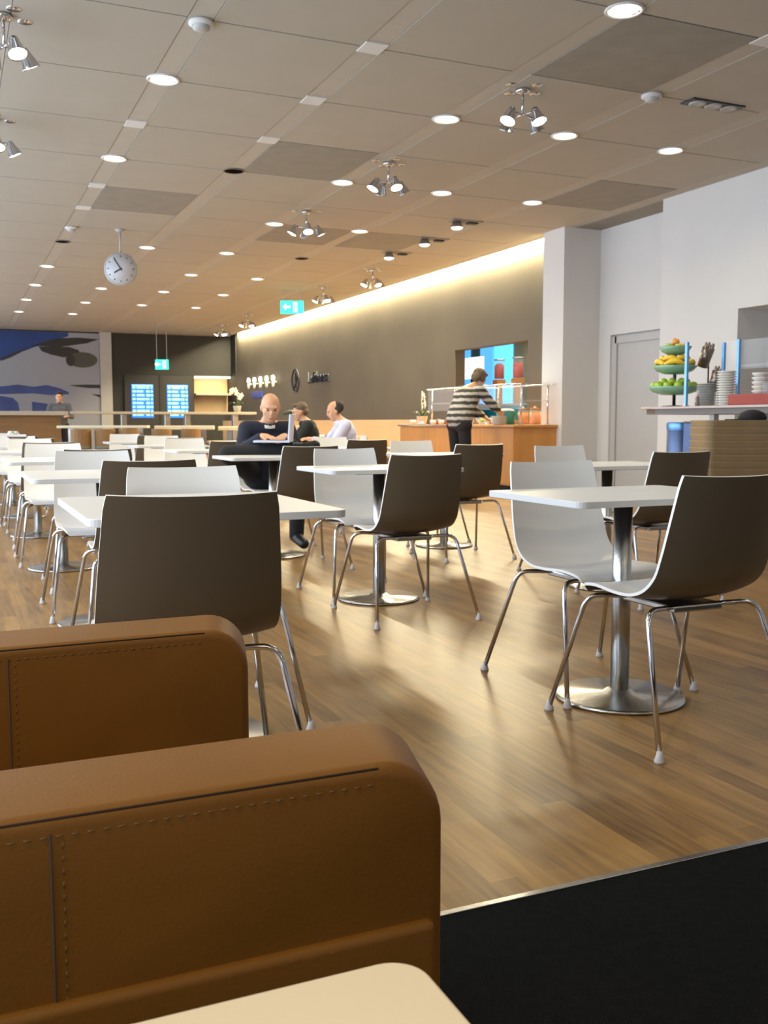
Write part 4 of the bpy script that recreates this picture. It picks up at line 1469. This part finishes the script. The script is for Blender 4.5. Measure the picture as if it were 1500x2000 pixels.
lp.location = Vector(MAN) + Matrix.Rotation(R(facing), 3, 'Z') @ Vector((.06, .36, .855))
lp.rotation_euler = (0, 0, R(157))
MB().box((-.14, -.19, 0), (.14, .19, .016), .004).build('keyboard_deck', M_laptop, lp)
MB().box((-.10, -.16, .016), (.02, .16, .0175)).build('keys', M_black, lp)
MB().box((-.004, -.19, 0), (.010, .19, .205), .003, mtx=Matrix.Translation((-.135, 0, .012)) @ Matrix.Rotation(R(-4), 4, 'Y')).build('screen', M_laptop, lp)

# two people in profile further back
def sit(label, loc, rz, top, skin, hair, legs, tilt):
    J = dict(pelvis=(0, -.05, .55), chest=(0, -.02, .86), neck=(0, .05, 1.04), head=(0, .11, 1.155),
             shL=(.18, .0, .975), shR=(-.18, .0, .975), elL=(.22, .16, .76), elR=(-.22, .16, .76), wrL=(.12, .38, .80), wrR=(-.12, .38, .80),
             hipL=(.09, -.02, .54), hipR=(-.09, -.02, .54), knL=(.11, .40, .54), knR=(-.11, .40, .54), anL=(.11, .36, .09), anR=(-.11, .36, .09),
             toeL=(.12, .50, .05), toeR=(-.12, .50, .05))
    return make_person(label, loc, rz, J, skin, top, legs, hair, tilt, 0)


short_hair = [((0, -.03, .052), (.083, .098, .080)), ((0, -.070, -.01), (.074, .055, .060)), ((0, .035, .098), (.060, .050, .026))]
receding = [((0, -.062, .030), (.083, .070, .075)), ((.062, -.03, .0), (.024, .045, .05)), ((-.062, -.03, .0), (.024, .045, .05))]
P1, P2 = (4.52, 12.85), (4.42, 11.24)
sit('person with short brown hair in a dark jacket seated in profile', (P1[0], P1[1], 0), R(76), M_darkgreen, M_skin, dict(parts=short_hair, mat=M_hair), M_blackcloth, R(14))
sit('person in a pale lilac shirt with dark hair at the back seated in profile', (P2[0], P2[1], 0), R(78), M_paleshirt, M_skin_b, dict(parts=receding, mat=M_hair_dk), M_blackcloth, R(20))
for (px, py), rz, lb in ((P1, 76, 'shell chair under the seated person in the dark jacket'), (P2, 78, 'shell chair under the seated person in the pale shirt')):
    chair(lb, px + .0, py - .02, rz, 'chairs under the sitters in profile')
# their tables
for (px, py), lb in ((P1, 'white table in front of the seated person in the dark jacket'), (P2, 'white table in front of the seated person in the pale shirt')):
    instance(tab_s, us, lb, (px - .78, py + .13, 0), R(78 - 90), TABG)
    instance(cup, [True], 'white cup on the table before the sitter in the %s' % ('dark jacket' if px == P1[0] else 'pale shirt'), (px - .80, py + .05, .757), 2.0, 'white cups')

# standing person at the buffet
J = dict(pelvis=(0, -.06, 1.02), chest=(0, .06, 1.33), neck=(0, .22, 1.52), head=(0, .31, 1.625),
         shL=(.19, .15, 1.45), shR=(-.19, .15, 1.45), elL=(.25, .34, 1.24), elR=(-.25, .34, 1.24), wrL=(.15, .53, 1.18), wrR=(-.15, .52, 1.10),
         hipL=(.10, -.06, .97), hipR=(-.10, -.06, .97), knL=(.11, -.02, .52), knR=(-.11, -.02, .52), anL=(.12, -.05, .09), anR=(-.12, -.05, .09),
         toeL=(.14, .10, .05), toeR=(-.14, .10, .05))
hair_w = [((0, -.035, .045), (.094, .106, .090)), ((0, -.078, -.02), (.084, .060, .075)), ((.062, -.01, -.005), (.032, .055, .06)), ((-.062, -.01, -.005), (.032, .055, .06)), ((0, .045, .095), (.068, .050, .030))]
make_person('standing person in striped grey sweater and black trousers leaning to the buffet', (6.50, 12.02, 0), R(-78), J, M_skin, M_stripes, M_blackcloth, dict(parts=hair_w, mat=M_hair), R(34), R(10), grow=1.12)
# distant figure behind the bar
J = dict(pelvis=(0, 0, .95), chest=(0, 0, 1.27), neck=(0, .02, 1.48), head=(0, .04, 1.60), shL=(.2, 0, 1.40), shR=(-.2, 0, 1.40), elL=(.28, .06, 1.14), elR=(-.28, .06, 1.14),
         wrL=(.2, .25, 1.15), wrR=(-.2, .25, 1.15), hipL=(.1, 0, .92), hipR=(-.1, 0, .92), knL=(.11, .02, .5), knR=(-.11, .02, .5), anL=(.11, 0, .09), anR=(-.11, 0, .09), toeL=(.12, .14, .05), toeR=(-.12, .14, .05))
make_person('distant person in a grey shirt standing behind the bar before the mural', (2.36, 24.2, 0), R(170), J, M_skin, M_greyshirt, M_blackcloth, dict(parts=short_hair, mat=M_hair_dk), 0, 0)

# ================================================================== FAR BAR, HIGH TABLES, STOOLS
bar = thing('bar_counter', 'brown wooden bar with pale top at the far left', 'bar', (0, 22.3, 0))
MB().box((-2.2, .06, 0), (2.20, .55, 1.16)).build('front', M_barwood, bar)
MB().box((-2.3, -.05, 1.16), (2.35, .65, 1.25), .01).build('bar_top', M_bartop, bar)
ht = thing('high_table', 'very long thin high table crossing in front of the far wall', 'high table', (2.5, 22.2, 0), R(-2))
MB().box((-.12, -.25, 1.19), (3.95, .25, 1.245), .008).build('table_board', M_bartop, ht)
for x_ in (1.0, 1.95, 2.40, 3.5):
    MB().box((x_ - .06, -.10, 0), (x_ + .06, .10, 1.19), .006).build('leg', M_steel, ht)
orchid('potted orchid with white blossoms at the right end of the long high table', (6.02, 21.95, 1.245), .3, .50, 6)

lt = thing('counter_table', 'long cream-topped table behind the brown stools, far left', 'high table', (1.72, 17.75, 0), R(-15))
MB().box((0, -.3, .91), (1.50, .3, .955), .01).build('table_board', M_creamseat, lt)
for x_ in (.2, 1.35):
    MB().box((x_ - .05, -.05, 0), (x_ + .05, .05, .91)).build('leg', M_steel, lt)
lt2 = thing('counter_table', 'long cream-topped table right of the one behind the stools', 'high table', (3.40, 17.95, 0), R(-15))
MB().box((0, -.3, .88), (1.05, .3, .95), .01).build('table_board', M_creamseat, lt2)
for x_ in (.2, .85):
    MB().box((x_ - .05, -.05, 0), (x_ + .05, .05, .88)).build('leg', M_steel, lt2)
lt3 = thing('counter_table', 'short cream-topped table left of the long bench, far back', 'high table', (4.62, 18.2, 0), R(-15))
MB().box((0, -.3, .86), (.95, .3, .935), .01).build('table_board', M_creamseat, lt3)
for x_ in (.2, .75):
    MB().box((x_ - .05, -.05, 0), (x_ + .05, .05, .86)).build('leg', M_steel, lt3)

sl = thing('bar_stool', '', 'stool')
mb = MB()
prof = [(.17 * math.cos(R(a)), .17 * math.sin(R(a))) for a in range(160, 381, 20)]
inn = [(.135 * math.cos(R(a)), .135 * math.sin(R(a))) for a in range(380, 159, -20)]
mb.prism(prof + inn, .62, .90, 'Z', bevel=.008)
mb.build('backrest', M_stool, sl)
MB().lathe([(0, .56), (.16, .56), (.175, .59), (.165, .63), (0, .645)], 24).build('seat', M_stool_g, sl)
MB().lathe([(0, 0), (.17, 0), (.17, .012), (.03, .03), (.022, .05), (.022, .56), (0, .56)], 24).build('pedestal', M_steel, sl)
used = [False]
stools = [(1.98, 16.98), (2.36, 16.9), (2.74, 16.8), (3.30, 16.9), (3.85, 17.1), (4.95, 17.35)]
for k, (x_, y_) in enumerate(stools):
    instance(sl, used, 'brown round-backed stool before the cream tables, %s' % ['leftmost one', 'second from the left', 'third from the left', 'fourth from the left', 'second from the right', 'rightmost one'][k], (x_, y_, 0), R(-15), 'brown stools')

# flower bowl on the left bar front table, table lamp behind the bald person, small table by the bench
sb = thing('bench_table', 'long beige table in front of the wall bench', 'table', (6.55, 17.6, 0))
MB().prism(rrect(-.33, -1.0, .33, 1.0, .04), .735, .76, 'Z', bevel=.003).build('tabletop', M_beige, sb)
for y_ in (-.6, .6):
    MB().tube([(0, y_, .01), (0, y_, .735)], .035, 16).lathe([(0, 0), (.22, 0), (.22, .012), (.05, .02), (0, .02)], 28, mtx=Matrix.Translation((0, y_, 0))).build('pedestal', M_steel, sb)
tlp = thing('table_lamp', 'dark dome lamp just right of the bald person’s head'.replace('’', "'"), 'lamp', (5.15, 15.5, .955))
hl = thing('lamp_table', 'narrow table carrying the dark dome lamp', 'table', (5.15, 15.5, 0))
MB().prism(rrect(-.3, -.3, .3, .3, .03), .93, .955, 'Z').build('tabletop', M_creamseat, hl)
MB().tube([(0, 0, .01), (0, 0, .93)], .03, 16).lathe([(0, 0), (.2, 0), (.2, .012), (0, .02)], 24).build('pedestal', M_steel, hl)
MB().lathe([(0, 0), (.06, 0), (.06, .012), (.012, .02), (.010, .18), (0, .18)], 18).build('stand', M_black, tlp)
MB().lathe([(.145, .18), (.135, .20), (.09, .235), (.03, .255), (0, .26)], 24).build('shade', M_lampdark, tlp)
used = [True]
instance(cup, used, 'white cup on the beige bench table, left end', (6.4, 18.3, .76), 1, 'white cups')
instance(cup, used, 'white cup on the beige bench table, right end', (6.4, 16.9, .76), 2, 'white cups')
nk = thing('flower_bowl', 'bowl of pale yellow flowers on the fourth left-hand table', 'flowers', (.80, 14.9, .757))
MB().lathe([(0, 0), (.06, 0), (.10, .06), (.095, .06), (.05, .01), (0, .01)], 18).build('bowl', M_pot, nk)
mb = MB()
for k in range(12):
    a = k * 2.4
    mb.ell((.06 * math.cos(a) * (k % 3 + 1) / 3, .06 * math.sin(a) * (k % 3 + 1) / 3, .08 + .03 * (k % 2)), (.03, .03, .022), u=8, v=6)
mb.build('blossoms', M_petal, nk)

# ================================================================== FOREGROUND: LEATHER ARMCHAIR AND COFFEE TABLE
ac = thing('leather_armchair', 'brown leather club armchair with wide padded arms in the foreground', 'armchair', (0, 0, 0))
ZT = .68


def arm_mesh(y0_, y1_, x1_, zt):
    # side outline with a big rounded front top corner
    r_ = .07
    x0_ = -.85
    poly = [(x0_, .05), (x1_ - .005, .05)]
    poly += [(x1_, .08), (x1_, zt - r_)]
    for k in range(1, 9):
        a = R(90 * k / 8)
        poly.append((x1_ - r_ + r_ * math.cos(a), zt - r_ + r_ * math.sin(a)))
    poly += [(x0_, zt)]
    mb = MB()
    mb.prism(poly, y0_, y1_, 'Y', bevel=.013, seg=5)
    for v in mb.bm.verts:
        if v.co.x > .15:
            v.co.x += (v.co.y - y0_) * .25 * min(1, (v.co.x - .15) / .2)
    return mb


def arm(y0_, y1_, x1_):
    o_ = arm_mesh(y0_, y1_, x1_, ZT).build('arm', M_leather, ac, 40)
    # stitched seam running along the top edge, round the corner, on both faces
    for yy, sgn in ((y0_, -1), (y1_, 1)):
        r_ = .07
        zz_ = ZT - .0045
        path = [(-.84, zz_), (x1_ - r_, zz_)]
        for k in range(1, 9):
            a = R(90 * k / 8)
            path.append((x1_ - r_ + (r_ - .0045) * math.sin(a), ZT - r_ + (r_ - .0045) * math.cos(a)))
        path.append((x1_ - .030, .10))
        yq = yy - sgn * .0035
        MB().tube([(p[0], yq, p[1]) for p in path[:2]], .0014, 6).build('seam', M_seam, o_)
        yq = yy + sgn * .0003
        st_ = MB()
        n_ = 90
        for q in range(n_):
            xa = -.80 + q * (x1_ - r_ + .80) / n_
            st_.tube([(xa, yq, zz_ - .014), (xa + .006, yq, zz_ - .014)], .0007, 5)
        st_.build('stitches', M_thread, o_)
        vx = -.0
        MB().tube([(.064, yq, ZT - .016), (.066, yq, .09)], .0012, 6).build('panel_seam', M_seam, o_)
        st_ = MB()
        for q in range(48):
            za = ZT - .025 - q * .0115
            st_.tube([(.074, yq, za), (.074, yq, za - .005)], .0007, 5)
        st_.build('panel_stitches', M_thread, o_)
    return o_


arm(.842, .985, .437)
arm(1.515, 1.655, .428)
MB().box((-.62, .99, .30), (.36, 1.51, .44), .04, 4).build('seat_cushion', M_leather, ac, 40)
MB().box((-.86, .98, .10), (-.62, 1.52, .80), .05, 4).build('backrest', M_leather, ac, 40)
MB().box((-.80, .98, .06), (.34, 1.52, .30), .01).build('base', M_leather, ac, 40)
# padded lower band of the near arm
MB().box((-.84, .831, .05), (.425, .85, .515), .008, 3).build('lower_panel', M_leather, ac, 40)
for x_ in (-.78, .34):
    for y_ in (.90, 1.58):
        MB().lathe([(0, 0), (.022, 0), (.026, .05), (0, .05)], 14, mtx=Matrix.Translation((x_, y_, .004))).build('foot', M_black, ac)

ct = thing('coffee_table', 'cream-topped table corner in the foreground at the bottom edge', 'table', (-.05, .28, 0))
MB().prism(rrect(-.36, -.37, .362, .372, .030, 8), .575, .60, 'Z', bevel=.003, seg=3).build('tabletop', M_cream_top, ct)
MB().tube([(0, 0, .02), (0, 0, .575)], .035, 24).build('column', M_steel, ct)
MB().lathe([(0, .004), (.22, .004), (.22, .014), (.05, .025), (0, .025)], 36).build('base_plate', M_steel, ct)
